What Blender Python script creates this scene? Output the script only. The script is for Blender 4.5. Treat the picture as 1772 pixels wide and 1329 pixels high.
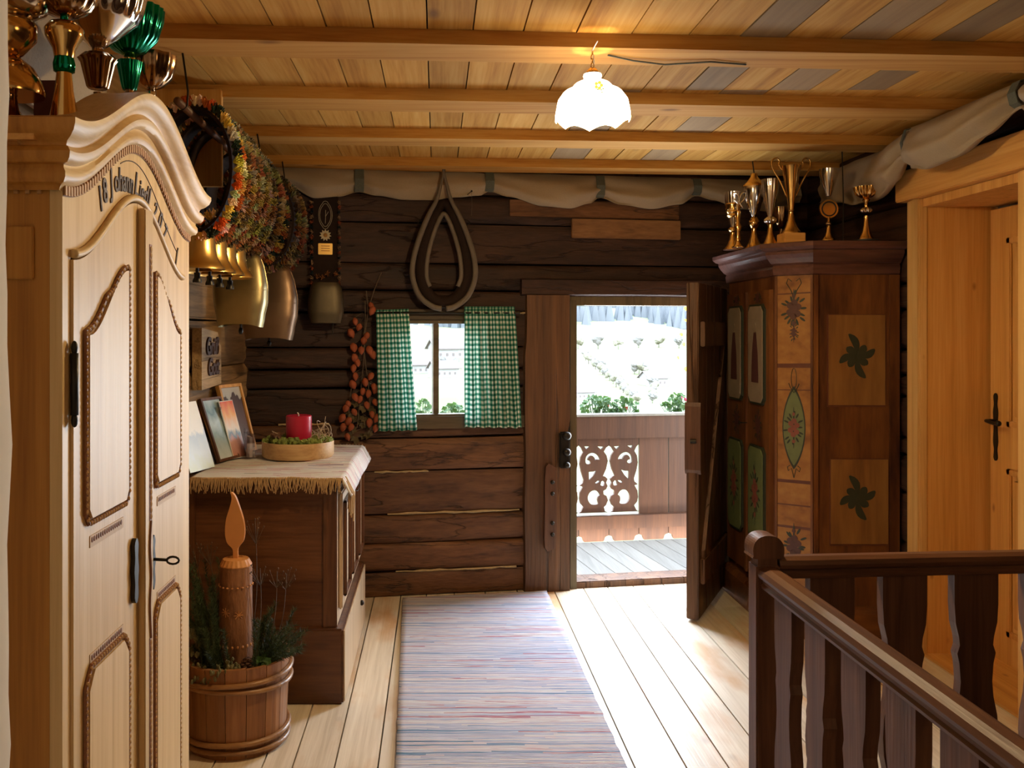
import bpy, bmesh, math, random
from mathutils import Vector, Matrix
random.seed(7)
R = random.Random(11)
PI = math.pi
for o in list(bpy.data.objects):
    bpy.data.objects.remove(o)
C = bpy.context.scene.collection
SC = bpy.context.scene

# ---------------------------------------------------------------- camera
F, VX, VY, H = 1560.0, 755.0, 575.0, 1.6     # focal length and vanishing point in pixels, eye height
cam = bpy.data.cameras.new('camera')
cam.sensor_width = 36.0
cam.lens = F / 1772 * 36
cam.shift_x = (886 - VX) / 1772
cam.shift_y = -(664.5 - VY) / 1772
cam.clip_end = 5000
cam.clip_start = 0.05
camo = bpy.data.objects.new('camera', cam)
camo.location = (0, 0, H)
camo.rotation_euler = (PI / 2, 0, 0)
C.objects.link(camo)
SC.camera = camo

# ---------------------------------------------------------------- world, lights, exposure
SC.view_settings.view_transform = 'Standard'
SC.view_settings.look = 'None'
SC.view_settings.gamma = 1
SC.view_settings.use_curve_mapping = False
SC.view_settings.exposure = 0.0
try:
    SC.cycles.max_bounces = 8
    SC.cycles.diffuse_bounces = 5
except Exception:
    pass
w = bpy.data.worlds.new('world')
SC.world = w
w.use_nodes = True
nt = w.node_tree
bg = nt.nodes['Background']
tc = nt.nodes.new('ShaderNodeTexCoord')
sep = nt.nodes.new('ShaderNodeSeparateXYZ')
rp = nt.nodes.new('ShaderNodeValToRGB')
rp.color_ramp.elements[0].position = 0.0
rp.color_ramp.elements[0].color = (1.0, 1.0, 0.97, 1)
rp.color_ramp.elements[1].position = 0.6
rp.color_ramp.elements[1].color = (0.62, 0.78, 1.0, 1)
nt.links.new(tc.outputs['Generated'], sep.inputs[0])
nt.links.new(sep.outputs['Z'], rp.inputs[0])
nt.links.new(rp.outputs[0], bg.inputs[0])
bg.inputs[1].default_value = 15.0


def area(name, loc, rot, sx, sy, power, col, portal=False):
    l = bpy.data.lights.new(name, 'AREA')
    l.shape = 'RECTANGLE'
    l.size, l.size_y, l.energy, l.color = sx, sy, power, col
    if portal:
        l.cycles.is_portal = True
    o = bpy.data.objects.new(name, l)
    o.location, o.rotation_euler = loc, rot
    C.objects.link(o)
    return o


def point(name, loc, power, col, rad=0.06):
    l = bpy.data.lights.new(name, 'POINT')
    l.energy, l.color, l.shadow_soft_size = power, col, rad
    o = bpy.data.objects.new(name, l)
    o.location = loc
    C.objects.link(o)
    return o


WA = math.atan(0.17)        # the back wall stands 9.6 degrees out of square
# sky light entering through the balcony door and the little window
area('door_sky_portal', (1.30, 5.90, 0.9), (-PI / 2, 0, WA), 1.2, 2.0, 1, (1, 1, 1), True)
area('window_sky_portal', (0.0, 5.74, 1.4), (-PI / 2, 0, WA), 0.7, 0.8, 1, (1, 1, 1), True)
area('door_daylight', (1.36, 5.86, 1.10), (-PI / 2 + 0.15, 0, WA), 0.9, 1.4, 112, (0.80, 0.90, 1.0))
# pendant lamp, and an added, unseen warm fill bulb behind the camera
point('pendant_bulb', (0.537, 3.10, 2.33), 75, (1.0, 0.72, 0.36), 0.05)
point('fill_bulb', (1.5, 0.3, 2.0), 14, (1.0, 0.66, 0.32), 0.28)


# ---------------------------------------------------------------- helpers
def setp(o, label=None, cat=None, group=None, kind=None):
    if label: o['label'] = label
    if cat: o['category'] = cat
    if group: o['group'] = group
    if kind: o['kind'] = kind
    return o


def thing(name, loc, label, cat, group=None, rz=0.0, kind=None):
    o = bpy.data.objects.new(name, None)
    o.empty_display_size = 0.1
    o.location = loc
    o.rotation_euler = (0, 0, rz)
    C.objects.link(o)
    return setp(o, label, cat, group, kind)


def copytree(o, parent=None):
    c = o.copy()
    C.objects.link(c)
    if parent is not None:
        c.parent = parent
    for ch in list(o.children):
        copytree(ch, c)
    return c


def W(px, py, Y):
    return Vector(((px - VX) / F * Y, Y, H - (py - VY) / F * Y))


class MB:
    """collects shapes, then links them as one mesh object"""
    def __init__(s):
        s.v, s.f, s.t, s.uv, s.col = [], [], [], {}, {}
        s.M = Matrix.Identity(4)
        s.tint = None

    def add(s, vs, fs, uvs=None, tint=None):
        b = len(s.v)
        s.v += [s.M @ Vector(p) for p in vs]
        if tint is None:
            tint = s.tint if s.tint is not None else R.random()
        for f in fs:
            s.f.append([b + i for i in f])
            s.t.append(tint)
        if uvs:
            for i, q in enumerate(uvs):
                s.uv[b + i] = q
        return b

    def box(s, x0, x1, y0, y1, z0, z1, tint=None, bev=0.0):
        if bev > 0:
            bm = bmesh.new()
            bmesh.ops.create_cube(bm, size=1)
            for q in bm.verts:
                q.co = Vector(((x0 + x1) / 2 + q.co.x * (x1 - x0), (y0 + y1) / 2 + q.co.y * (y1 - y0), (z0 + z1) / 2 + q.co.z * (z1 - z0)))
            bmesh.ops.bevel(bm, geom=list(bm.edges), offset=bev, segments=2, affect='EDGES', clamp_overlap=True)
            bm.verts.index_update()
            s.add([q.co.copy() for q in bm.verts], [[q.index for q in f.verts] for f in bm.faces], tint=tint)
            bm.free()
            return s
        s.add([(x0, y0, z0), (x1, y0, z0), (x1, y1, z0), (x0, y1, z0), (x0, y0, z1), (x1, y0, z1), (x1, y1, z1), (x0, y1, z1)],
              [(0, 3, 2, 1), (4, 5, 6, 7), (0, 1, 5, 4), (1, 2, 6, 5), (2, 3, 7, 6), (3, 0, 4, 7)], tint=tint)
        return s

    def prism(s, pts, O, U, V, N, t0, t1, tint=None):
        """polygon pts in the frame (O,U,V), from depth t0 to t1 along N"""
        O, U, V, N = Vector(O), Vector(U), Vector(V), Vector(N)
        n = len(pts)
        a = [O + U * p[0] + V * p[1] + N * t0 for p in pts]
        b = [O + U * p[0] + V * p[1] + N * t1 for p in pts]
        fs = [list(range(n))[::-1], [n + i for i in range(n)]]
        fs += [[i, (i + 1) % n, n + (i + 1) % n, n + i] for i in range(n)]
        s.add(a + b, fs, tint=tint)
        return s

    def grid(s, fn, nu, nv, closed_u=False, tint=None, uvfn=None):
        vs, uvs = [], []
        for j in range(nv + 1):
            for i in range(nu + (0 if closed_u else 1)):
                vs.append(fn(i / nu, j / nv))
                if uvfn: uvs.append(uvfn(i / nu, j / nv))
        k = nu if closed_u else nu + 1
        fs = []
        for j in range(nv):
            for i in range(nu):
                a, b = j * k + i, j * k + (i + 1) % k
                fs.append((a, b, b + k, a + k))
        s.add(vs, fs, uvs or None, tint)
        return s

    def lathe(s, prof, c=(0, 0, 0), n=24, flute=0, amp=0.0, band=None, tint=None, sx=1.0, sy=1.0):
        c = Vector(c)
        vs, fs = [], []
        for (r, z) in prof:
            a = amp if (flute and (band is None or band[0] <= z <= band[1])) else 0
            for i in range(n):
                th = 2 * PI * i / n
                rr = r * (1 + a * math.cos(flute * th)) if a else r
                vs.append(c + Vector((rr * math.cos(th) * sx, rr * math.sin(th) * sy, z)))
        m = len(prof)
        for j in range(m - 1):
            for i in range(n):
                fs.append((j * n + i, j * n + (i + 1) % n, (j + 1) * n + (i + 1) % n, (j + 1) * n + i))
        if prof[0][0] > 1e-4: fs.append(tuple(range(n))[::-1])
        if prof[-1][0] > 1e-4: fs.append(tuple((m - 1) * n + i for i in range(n)))
        s.add(vs, fs, tint=tint)
        return s

    def tube(s, path, r, n=8, closed=False, flat=None, up=None, tint=None):
        """a tube through path; r a number or list; flat=(a,b) squashes the section"""
        P = [Vector(p) for p in path]
        m = len(P)
        rs = r if isinstance(r, (list, tuple)) else [r] * m
        vs, fs = [], []
        prev = None
        for i in range(m):
            a = P[(i - 1) % m] if (closed or i > 0) else P[i]
            b = P[(i + 1) % m] if (closed or i < m - 1) else P[i]
            d = (b - a)
            d = d.normalized() if d.length > 1e-9 else Vector((0, 0, 1))
            if up is not None:
                x = Vector(up).cross(d)
                if x.length < 1e-4: x = d.orthogonal()
            elif prev is None:
                x = d.orthogonal()
            else:
                x = prev - d * prev.dot(d)
            x.normalize()
            prev = x
            y = d.cross(x)
            fa, fb = flat or (1, 1)
            for k in range(n):
                th = 2 * PI * k / n
                vs.append(P[i] + (x * math.cos(th) * fa + y * math.sin(th) * fb) * rs[i])
        q = m if closed else m - 1
        for i in range(q):
            for k in range(n):
                j = (i + 1) % m
                fs.append((i * n + k, i * n + (k + 1) % n, j * n + (k + 1) % n, j * n + k))
        if not closed:
            fs.append(tuple(range(n))[::-1])
            fs.append(tuple((m - 1) * n + k for k in range(n)))
        s.add(vs, fs, tint=tint)
        return s

    def blob(s, c, rx, ry, rz, n=10, m=7, jit=0.0, tint=None):
        c = Vector(c)
        vs, fs = [c + Vector((0, 0, rz))], []
        for j in range(1, m):
            ph = PI * j / m
            for i in range(n):
                th = 2 * PI * i / n
                k = 1 + (R.random() - .5) * jit
                vs.append(c + Vector((rx * math.sin(ph) * math.cos(th) * k, ry * math.sin(ph) * math.sin(th) * k, rz * math.cos(ph) * k)))
        vs.append(c - Vector((0, 0, rz)))
        e = len(vs) - 1
        for i in range(n):
            fs.append((0, 1 + i, 1 + (i + 1) % n))
            fs.append((e, 1 + (m - 2) * n + (i + 1) % n, 1 + (m - 2) * n + i))
        for j in range(m - 2):
            for i in range(n):
                a = 1 + j * n
                fs.append((a + i, a + n + i, a + n + (i + 1) % n, a + (i + 1) % n))
        s.add(vs, fs, tint=tint)
        return s

    def mesh(s, me, M=None, tint=None):
        M = M or Matrix.Identity(4)
        s.add([M @ q.co for q in me.vertices], [list(p.vertices) for p in me.polygons], tint=tint)
        return s

    def build(s, name, mat, parent=None, world=False, smooth=False, kind=None, auto=None):
        off = Vector((0, 0, 0))
        if world and parent is not None:
            p = parent
            while p is not None:
                off += Vector(p.location)
                p = p.parent
        me = bpy.data.meshes.new(name)
        me.from_pydata([tuple(q - off) for q in s.v], [], s.f)
        at = me.color_attributes.new('tint', 'FLOAT_COLOR', 'CORNER')
        i = 0
        buf = []
        for k, f in enumerate(s.f):
            t = s.t[k]
            c = (t, t, t, 1.0) if not isinstance(t, tuple) else (t[0], t[1], t[2], 1.0)
            buf += list(c) * len(f)
        at.data.foreach_set('color', buf)
        if s.uv:
            ul = me.uv_layers.new(name='UVMap')
            for l in me.loops:
                ul.data[l.index].uv = s.uv.get(l.vertex_index, (0, 0))
        me.validate()
        bm = bmesh.new()
        bm.from_mesh(me)
        bmesh.ops.recalc_face_normals(bm, faces=bm.faces)
        bm.to_mesh(me)
        bm.free()
        if smooth:
            me.polygons.foreach_set('use_smooth', [True] * len(me.polygons))
            if auto:
                try: me.set_sharp_from_angle(angle=auto)
                except Exception: pass
        me.materials.append(mat)
        o = bpy.data.objects.new(name, me)
        C.objects.link(o)
        if parent is not None:
            o.parent = parent
        if kind: o['kind'] = kind
        return o


AUTO = 0.6


def curve_mesh(outlines, depth, bevel=0.0):
    """2D outlines (first the outer, the others holes) as a plate of thickness 2*depth, centred on z=0, in the xy plane"""
    cu = bpy.data.curves.new('tmp', 'CURVE')
    cu.dimensions = '2D'
    cu.fill_mode = 'BOTH'
    cu.extrude = depth
    cu.bevel_depth = bevel
    for pts in outlines:
        sp = cu.splines.new('POLY')
        sp.points.add(len(pts) - 1)
        for i, p in enumerate(pts):
            sp.points[i].co = (p[0], p[1], 0, 1)
        sp.use_cyclic_u = True
    ob = bpy.data.objects.new('tmp', cu)
    C.objects.link(ob)
    me = bpy.data.meshes.new_from_object(ob)
    bpy.data.objects.remove(ob)
    return me


def text_mesh(body, size, depth, shear=0.0, space=1.0, bold=0.0):
    cu = bpy.data.curves.new('tmp', 'FONT')
    cu.body = body
    cu.size = size
    cu.extrude = depth
    cu.shear = shear
    cu.offset = bold
    cu.space_character = space
    cu.align_x = 'CENTER'
    ob = bpy.data.objects.new('tmp', cu)
    C.objects.link(ob)
    me = bpy.data.meshes.new_from_object(ob)
    bpy.data.objects.remove(ob)
    return me


def frame_matrix(O, U, V, N):
    O, U, V, N = Vector(O), Vector(U), Vector(V), Vector(N)
    return Matrix(((U.x, V.x, N.x, O.x), (U.y, V.y, N.y, O.y), (U.z, V.z, N.z, O.z), (0, 0, 0, 1)))


def interp(tab, x):
    if x <= tab[0][0]: return tab[0][1]
    for (a, b), (c, d) in zip(tab, tab[1:]):
        if x <= c:
            return b + (d - b) * (x - a) / (c - a)
    return tab[-1][1]


def smooth_pts(pts, n=6, closed=True):
    """Catmull-Rom through 2D or 3D points"""
    out = []
    m = len(pts)
    P = [Vector(p) for p in pts]
    rng = m if closed else m - 1
    for i in range(rng):
        p0, p1, p2, p3 = (P[(i - 1) % m] if closed or i > 0 else P[i]), P[i], P[(i + 1) % m], (P[(i + 2) % m] if closed or i + 2 < m else P[(i + 1) % m])
        for k in range(n):
            t = k / n
            out.append(0.5 * ((2 * p1) + (p2 - p0) * t + (2 * p0 - 5 * p1 + 4 * p2 - p3) * t * t + (3 * p1 - p0 - 3 * p2 + p3) * t ** 3))
    if not closed: out.append(P[-1])
    return out


# ---------------------------------------------------------------- materials
def newmat(name):
    m = bpy.data.materials.new(name)
    m.use_nodes = True
    nt = m.node_tree
    return m, nt, nt.nodes['Principled BSDF']


def ramp(nt, stops, interp_='LINEAR'):
    r = nt.nodes.new('ShaderNodeValToRGB')
    e = r.color_ramp.elements
    e[0].position, e[0].color = stops[0][0], (*stops[0][1], 1)
    e[1].position, e[1].color = stops[-1][0], (*stops[-1][1], 1)
    for p, c in stops[1:-1]:
        q = e.new(p)
        q.color = (*c, 1)
    r.color_ramp.interpolation = interp_
    return r


def node(nt, typ, **kw):
    n = nt.nodes.new(typ)
    for k, v in kw.items():
        setattr(n, k, v)
    return n


def mathn(nt, op, a, b=None, c=None):
    n = nt.nodes.new('ShaderNodeMath')
    n.operation = op
    for i, x in enumerate((a, b, c)):
        if x is None: continue
        if isinstance(x, (int, float)): n.inputs[i].default_value = x
        else: nt.links.new(x, n.inputs[i])
    return n.outputs[0]


def mixc(nt, fac, a, b, mode='MIX'):
    n = nt.nodes.new('ShaderNodeMix')
    n.data_type = 'RGBA'
    n.blend_type = mode
    for idx, x in ((0, fac), (6, a), (7, b)):
        if isinstance(x, (int, float)): n.inputs[idx].default_value = x
        elif isinstance(x, tuple): n.inputs[idx].default_value = (*x, 1)
        else: nt.links.new(x, n.inputs[idx])
    return n.outputs[2]


def wood(name, dark, base, light, axis='Z', rough=0.55, freq=26.0, stretch=0.05, vary=0.35, knots=0.0, knotcol=(0.12, 0.05, 0.02),
         bump=0.15, grey=None, greyfrac=0.0, spec=0.4, cracks=0.0, blotch=None, blotchamt=0.0, coat=0.0):
    m, nt, b = newmat(name)
    L = nt.links.new
    tc = node(nt, 'ShaderNodeTexCoord')
    at = node(nt, 'ShaderNodeAttribute', attribute_name='tint')
    ad = node(nt, 'ShaderNodeVectorMath', operation='MULTIPLY_ADD')
    L(at.outputs['Color'], ad.inputs[0])
    ad.inputs[1].default_value = (37.0, 53.0, 41.0)
    L(tc.outputs['Object'], ad.inputs[2])
    mp = node(nt, 'ShaderNodeMapping')
    sc = [1.0, 1.0, 1.0]
    sc['XYZ'.index(axis)] = stretch
    mp.inputs['Scale'].default_value = sc
    L(ad.outputs[0], mp.inputs[0])
    # slow waviness + fine grain
    n1 = node(nt, 'ShaderNodeTexNoise')
    n1.inputs['Scale'].default_value = freq
    n1.inputs['Detail'].default_value = 5
    n1.inputs['Distortion'].default_value = 0.6
    L(mp.outputs[0], n1.inputs[0])
    n2 = node(nt, 'ShaderNodeTexNoise')
    n2.inputs['Scale'].default_value = freq * 6
    n2.inputs['Detail'].default_value = 3
    L(mp.outputs[0], n2.inputs[0])
    f = mathn(nt, 'MULTIPLY_ADD', n2.outputs[0], 0.35, mathn(nt, 'MULTIPLY', n1.outputs[0], 0.65))
    r = ramp(nt, [(0.30, dark), (0.50, base), (0.72, light)])
    L(f, r.inputs[0])
    col = r.outputs[0]
    if grey:
        wn = node(nt, 'ShaderNodeMath', operation='GREATER_THAN')
        fr = mathn(nt, 'FRACT', mathn(nt, 'MULTIPLY', at.outputs['Fac'], 17.31))
        L(fr, wn.inputs[0])
        wn.inputs[1].default_value = 1 - greyfrac
        col = mixc(nt, wn.outputs[0], col, mixc(nt, 0.8, col, mixc(nt, n1.outputs[0], tuple(x * .6 for x in grey), grey)))
    if blotch:
        n3 = node(nt, 'ShaderNodeTexNoise')
        n3.inputs['Scale'].default_value = 2.4
        n3.inputs['Detail'].default_value = 6
        mp2 = node(nt, 'ShaderNodeMapping')
        s2 = [1.6, 1.6, 1.6]
        s2['XYZ'.index(axis)] = 0.6
        mp2.inputs['Scale'].default_value = s2
        L(ad.outputs[0], mp2.inputs[0])
        L(mp2.outputs[0], n3.inputs[0])
        rr = ramp(nt, [(0.52, (0, 0, 0)), (0.66, (1, 1, 1))])
        L(n3.outputs[0], rr.inputs[0])
        col = mixc(nt, mathn(nt, 'MULTIPLY', rr.outputs[0], blotchamt), col, blotch)
    if knots > 0:
        vo = node(nt, 'ShaderNodeTexVoronoi')
        vo.inputs['Scale'].default_value = knots
        mp3 = node(nt, 'ShaderNodeMapping')
        s3 = [1.6, 1.6, 1.6]
        s3['XYZ'.index(axis)] = 0.8
        mp3.inputs['Scale'].default_value = s3
        L(ad.outputs[0], mp3.inputs[0])
        L(mp3.outputs[0], vo.inputs[0])
        kr = ramp(nt, [(0.03, (1, 1, 1)), (0.10, (0, 0, 0))])
        L(vo.outputs['Distance'], kr.inputs[0])
        col = mixc(nt, mathn(nt, 'MULTIPLY', kr.outputs[0], 0.75), col, knotcol)
    # board to board variation
    v = mathn(nt, 'MULTIPLY_ADD', at.outputs['Fac'], vary, 1 - vary / 2)
    vm = node(nt, 'ShaderNodeVectorMath', operation='SCALE')
    L(col, vm.inputs[0])
    L(v, vm.inputs['Scale'])
    L(vm.outputs[0], b.inputs['Base Color'])
    b.inputs['Roughness'].default_value = rough
    b.inputs['Specular IOR Level'].default_value = spec
    if coat: b.inputs['Coat Weight'].default_value = coat; b.inputs['Coat Roughness'].default_value = 0.25
    h = f
    if cracks > 0:
        n4 = node(nt, 'ShaderNodeTexNoise')
        n4.inputs['Scale'].default_value = 6
        n4.inputs['Detail'].default_value = 8
        n4.inputs['Distortion'].default_value = 0.05
        mp4 = node(nt, 'ShaderNodeMapping')
        s4 = [1.0, 1.0, 1.0]
        s4['XYZ'.index(axis)] = 0.035
        mp4.inputs['Scale'].default_value = s4
        L(ad.outputs[0], mp4.inputs[0])
        L(mp4.outputs[0], n4.inputs[0])
        ck = mathn(nt, 'ABSOLUTE', mathn(nt, 'SUBTRACT', n4.outputs[0], 0.5))
        cr = ramp(nt, [(0.0, (0, 0, 0)), (0.010, (1, 1, 1))])
        L(ck, cr.inputs[0])
        col2 = mixc(nt, mathn(nt, 'MULTIPLY', mathn(nt, 'SUBTRACT', 1.0, cr.outputs[0]), cracks), vm.outputs[0], tuple(x * .25 for x in dark))
        L(col2, b.inputs['Base Color'])
        h = mathn(nt, 'MULTIPLY_ADD', cr.outputs[0], 0.8, f)
    bp = node(nt, 'ShaderNodeBump')
    bp.inputs['Strength'].default_value = bump
    bp.inputs['Distance'].default_value = 0.02
    L(h, bp.inputs['Height'])
    L(bp.outputs[0], b.inputs['Normal'])
    return m


def plain(name, col, rough=0.6, metal=0.0, var=0.0, vscale=20, bump=0.0, spec=0.5, emit=None, estr=0, alpha=None, trans=0.0, transl=0.0, usetint=False):
    m, nt, b = newmat(name)
    L = nt.links.new
    b.inputs['Base Color'].default_value = (*col, 1)
    b.inputs['Roughness'].default_value = rough
    b.inputs['Metallic'].default_value = metal
    b.inputs['Specular IOR Level'].default_value = spec
    if trans: b.inputs['Transmission Weight'].default_value = trans
    tc = node(nt, 'ShaderNodeTexCoord')
    n = node(nt, 'ShaderNodeTexNoise')
    n.inputs['Scale'].default_value = vscale
    n.inputs['Detail'].default_value = 5
    L(tc.outputs['Object'], n.inputs[0])
    if usetint:
        at = node(nt, 'ShaderNodeAttribute', attribute_name='tint')
        L(at.outputs['Color'], b.inputs['Base Color'])
    elif var > 0:
        c = mixc(nt, n.outputs[0], tuple(x * (1 - var) for x in col), tuple(min(1, x * (1 + var)) for x in col))
        L(c, b.inputs['Base Color'])
    if bump > 0:
        bp = node(nt, 'ShaderNodeBump')
        bp.inputs['Strength'].default_value = bump
        bp.inputs['Distance'].default_value = 0.01
        L(n.outputs[0], bp.inputs['Height'])
        L(bp.outputs[0], b.inputs['Normal'])
    if emit:
        b.inputs['Emission Color'].default_value = (*emit, 1)
        b.inputs['Emission Strength'].default_value = estr
    if transl > 0:
        tr = node(nt, 'ShaderNodeBsdfTranslucent')
        mx = node(nt, 'ShaderNodeMixShader')
        mx.inputs[0].default_value = transl
        tr.inputs[0].default_value = (*col, 1)
        if b.inputs['Base Color'].links:
            L(b.inputs['Base Color'].links[0].from_socket, tr.inputs[0])
        L(b.outputs[0], mx.inputs[1])
        L(tr.outputs[0], mx.inputs[2])
        L(mx.outputs[0], nt.nodes['Material Output'].inputs[0])
    return m


M = {}
for ax in 'XYZ':
    M['pine' + ax] = wood('pale pine ' + ax, (0.50, 0.31, 0.125), (0.62, 0.425, 0.195), (0.69, 0.50, 0.26), ax, 0.45, 22, 0.03, 0.12, 3.0, (0.30, 0.14, 0.05), 0.06)
    M['amber' + ax] = wood('amber pine ' + ax, (0.48, 0.22, 0.05), (0.62, 0.31, 0.08), (0.72, 0.41, 0.14), ax, 0.45, 20, 0.03, 0.15, 4.5, (0.25, 0.09, 0.02), 0.06)
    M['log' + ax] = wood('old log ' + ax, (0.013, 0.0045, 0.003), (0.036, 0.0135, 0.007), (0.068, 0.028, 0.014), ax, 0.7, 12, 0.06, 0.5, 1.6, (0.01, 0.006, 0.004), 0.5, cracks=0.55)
    M['rail' + ax] = wood('stained baluster wood ' + ax, (0.055, 0.021, 0.011), (0.115, 0.049, 0.026), (0.18, 0.082, 0.044), ax, 0.45, 18, 0.05, 0.25, 2.5, (0.03, 0.01, 0.006), 0.12)
    M['chest' + ax] = wood('old chest wood ' + ax, (0.045, 0.014, 0.006), (0.105, 0.038, 0.014), (0.17, 0.068, 0.025), ax, 0.32, 14, 0.08, 0.2, 2.0, (0.02, 0.008, 0.004), 0.15)
    M['paint' + ax] = wood('painted wardrobe wood ' + ax, (0.035, 0.010, 0.005), (0.12, 0.040, 0.011), (0.22, 0.088, 0.022), ax, 0.42, 7, 0.16, 0.15, 0, (0, 0, 0), 0.05)
M['beam'] = wood('ceiling beam pine', (0.36, 0.14, 0.025), (0.51, 0.245, 0.055), (0.60, 0.325, 0.09), 'X', 0.85, 18, 0.03, 0.15, 2.2, (0.18, 0.07, 0.02), 0.05, spec=.12)
M['ceil'] = wood('ceiling boards', (0.34, 0.135, 0.022), (0.51, 0.25, 0.050), (0.60, 0.335, 0.092), 'Y', 0.85, 14, 0.04, 0.35, 2.2, (0.20, 0.09, 0.03), 0.1, spec=.12, grey=(0.27, 0.19, 0.115), greyfrac=0.13)
M['floor'] = wood('scrubbed floor boards', (0.50, 0.40, 0.28), (0.66, 0.56, 0.43), (0.76, 0.68, 0.55), 'Y', 0.5, 16, 0.03, 0.20, 2.2, (0.20, 0.11, 0.05), 0.12, blotch=(0.52, 0.27, 0.09), blotchamt=0.75)
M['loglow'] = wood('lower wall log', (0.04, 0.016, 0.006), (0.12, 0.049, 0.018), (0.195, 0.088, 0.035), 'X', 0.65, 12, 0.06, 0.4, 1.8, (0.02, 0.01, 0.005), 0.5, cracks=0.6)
M['logleft'] = wood('tan left wall log', (0.12, 0.065, 0.022), (0.25, 0.14, 0.052), (0.38, 0.235, 0.095), 'Y', 0.7, 12, 0.07, 0.3, 1.6, (0.05, 0.025, 0.01), 0.5, cracks=0.45)  # lighter tan than the back wall logs
M['oakpost'] = wood('hewn door post', (0.04, 0.016, 0.006), (0.10, 0.043, 0.017), (0.18, 0.082, 0.033), 'Z', 0.55, 10, 0.05, 0.2, 1.8, (0.02, 0.009, 0.005), 0.6, cracks=0.7)
M['balcony'] = wood('balcony board', (0.048, 0.016, 0.005), (0.074, 0.026, 0.008), (0.105, 0.039, 0.013), 'Z', 0.6, 14, 0.05, 0.2, 1.4, (0.06, 0.02, 0.01), 0.1)
M['balfloor'] = wood('weathered balcony floor', (0.17, 0.155, 0.13), (0.23, 0.21, 0.175), (0.29, 0.265, 0.225), 'Y', 0.6, 14, 0.05, 0.2, 1.4, (0.08, 0.07, 0.06), 0.1)
M['patch'] = wood('newer patch board', (0.10, 0.045, 0.018), (0.20, 0.095, 0.038), (0.27, 0.14, 0.06), 'X', 0.6, 14, 0.05, 0.3, 2, (0.05, 0.02, 0.01), 0.2)
M['barrel'] = wood('bucket stave wood', (0.16, 0.062, 0.020), (0.27, 0.115, 0.040), (0.36, 0.17, 0.065), 'Z', 0.4, 16, 0.05, 0.3, 2.0, (0.08, 0.03, 0.01), 0.1)
M['bark'] = wood('wooden candle bark', (0.12, 0.045, 0.018), (0.24, 0.105, 0.045), (0.34, 0.16, 0.07), 'Z', 0.7, 16, 0.3, 0.1, 0, (0, 0, 0), 0.5)
M['flame'] = plain('carved flame wood', (0.62, 0.28, 0.09), 0.5, var=0.1)
M['carve'] = plain('burnt carving line', (0.22, 0.085, 0.030), 0.6, var=0.3, vscale=60)
M['ink'] = plain('burnt lettering', (0.045, 0.016, 0.008), 0.6)
M['plaster'] = plain('lime plaster', (0.66, 0.58, 0.46), 0.85, var=0.08, vscale=9, bump=0.35)
M['whitewall'] = plain('limewashed wall', (0.62, 0.56, 0.46), 0.9, var=0.05, vscale=6, bump=0.2)
M['cloth'] = plain('raw linen', (0.34, 0.265, 0.185), 0.9, var=0.08, vscale=120, bump=0.15, spec=0.2)
M['strap'] = plain('grey green woven strap', (0.10, 0.105, 0.085), 0.9, var=0.3, vscale=160, spec=0.2)
M['gold'] = plain('gilt metal', (0.72, 0.45, 0.16), 0.16, 1.0)
M['silver'] = plain('silvered metal', (0.72, 0.66, 0.60), 0.12, 1.0)
M['bronze'] = plain('dark bronze metal', (0.36, 0.22, 0.11), 0.15, 1.0)
M['green'] = plain('green lacquered metal', (0.0, 0.20, 0.10), 0.12, 0.85)
M['brass'] = plain('cast brass', (0.62, 0.40, 0.13), 0.30, 1.0, var=0.15, vscale=14)
M['sheet'] = plain('beaten sheet brass', (0.36, 0.29, 0.15), 0.42, 1.0, var=0.3, vscale=10, bump=0.1)
M['sheet2'] = plain('dull copper sheet', (0.24, 0.16, 0.105), 0.45, 1.0, var=0.3, vscale=10, bump=0.1)
M['darkbell'] = plain('darkened iron bell', (0.10, 0.08, 0.05), 0.5, 0.8, var=0.3, vscale=14)
M['iron'] = plain('black forged iron', (0.03, 0.026, 0.022), 0.45, 0.8, var=0.2)
M['leather'] = plain('dark leather', (0.020, 0.011, 0.008), 0.85, var=0.25, vscale=40, bump=0.2, spec=0.15)
M['leather2'] = plain('worn grey leather', (0.11, 0.085, 0.062), 0.6, var=0.35, vscale=22, bump=0.3)
M['fringe'] = plain('dyed badger fringe', (1, 1, 1), 0.85, usetint=True, spec=0.1)
M['leaf'] = plain('green leaves', (0.05, 0.11, 0.02), 0.6, var=0.4, vscale=8, transl=0.35)
M['leafpale'] = plain('yellow autumn leaves', (0.75, 0.52, 0.07), 0.6, var=0.2, transl=0.5)
M['fir'] = plain('fir needles', (0.04, 0.062, 0.022), 0.6, var=0.5, vscale=12, spec=0.3)
M['firpale'] = plain('dried pale sprigs', (0.17, 0.16, 0.075), 0.8, var=0.4, vscale=12)
M['moss'] = plain('moss', (0.16, 0.20, 0.04), 0.9, var=0.5, vscale=60, bump=0.8)
M['cone'] = plain('pine cone', (0.10, 0.045, 0.025), 0.5, var=0.3)
M['twig'] = plain('dry twig', (0.09, 0.06, 0.035), 0.7, var=0.3)
M['physalis'] = plain('dried physalis lantern', (0.36, 0.085, 0.03), 0.7, var=0.3, vscale=30, transl=0.2)
M['pink'] = plain('pink petals', (0.8, 0.12, 0.25), 0.6, transl=0.3)
M['redpetal'] = plain('red petals', (0.8, 0.08, 0.04), 0.6, transl=0.3)
M['wax'] = plain('raspberry wax', (0.42, 0.012, 0.045), 0.35, var=0.05)
M['white'] = plain('white cotton', (0.75, 0.73, 0.70), 0.8)
M['black'] = plain('black', (0.012, 0.010, 0.010), 0.6)
M['glass'] = plain('window glass', (1, 1, 1), 0.02, trans=1.0)
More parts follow.
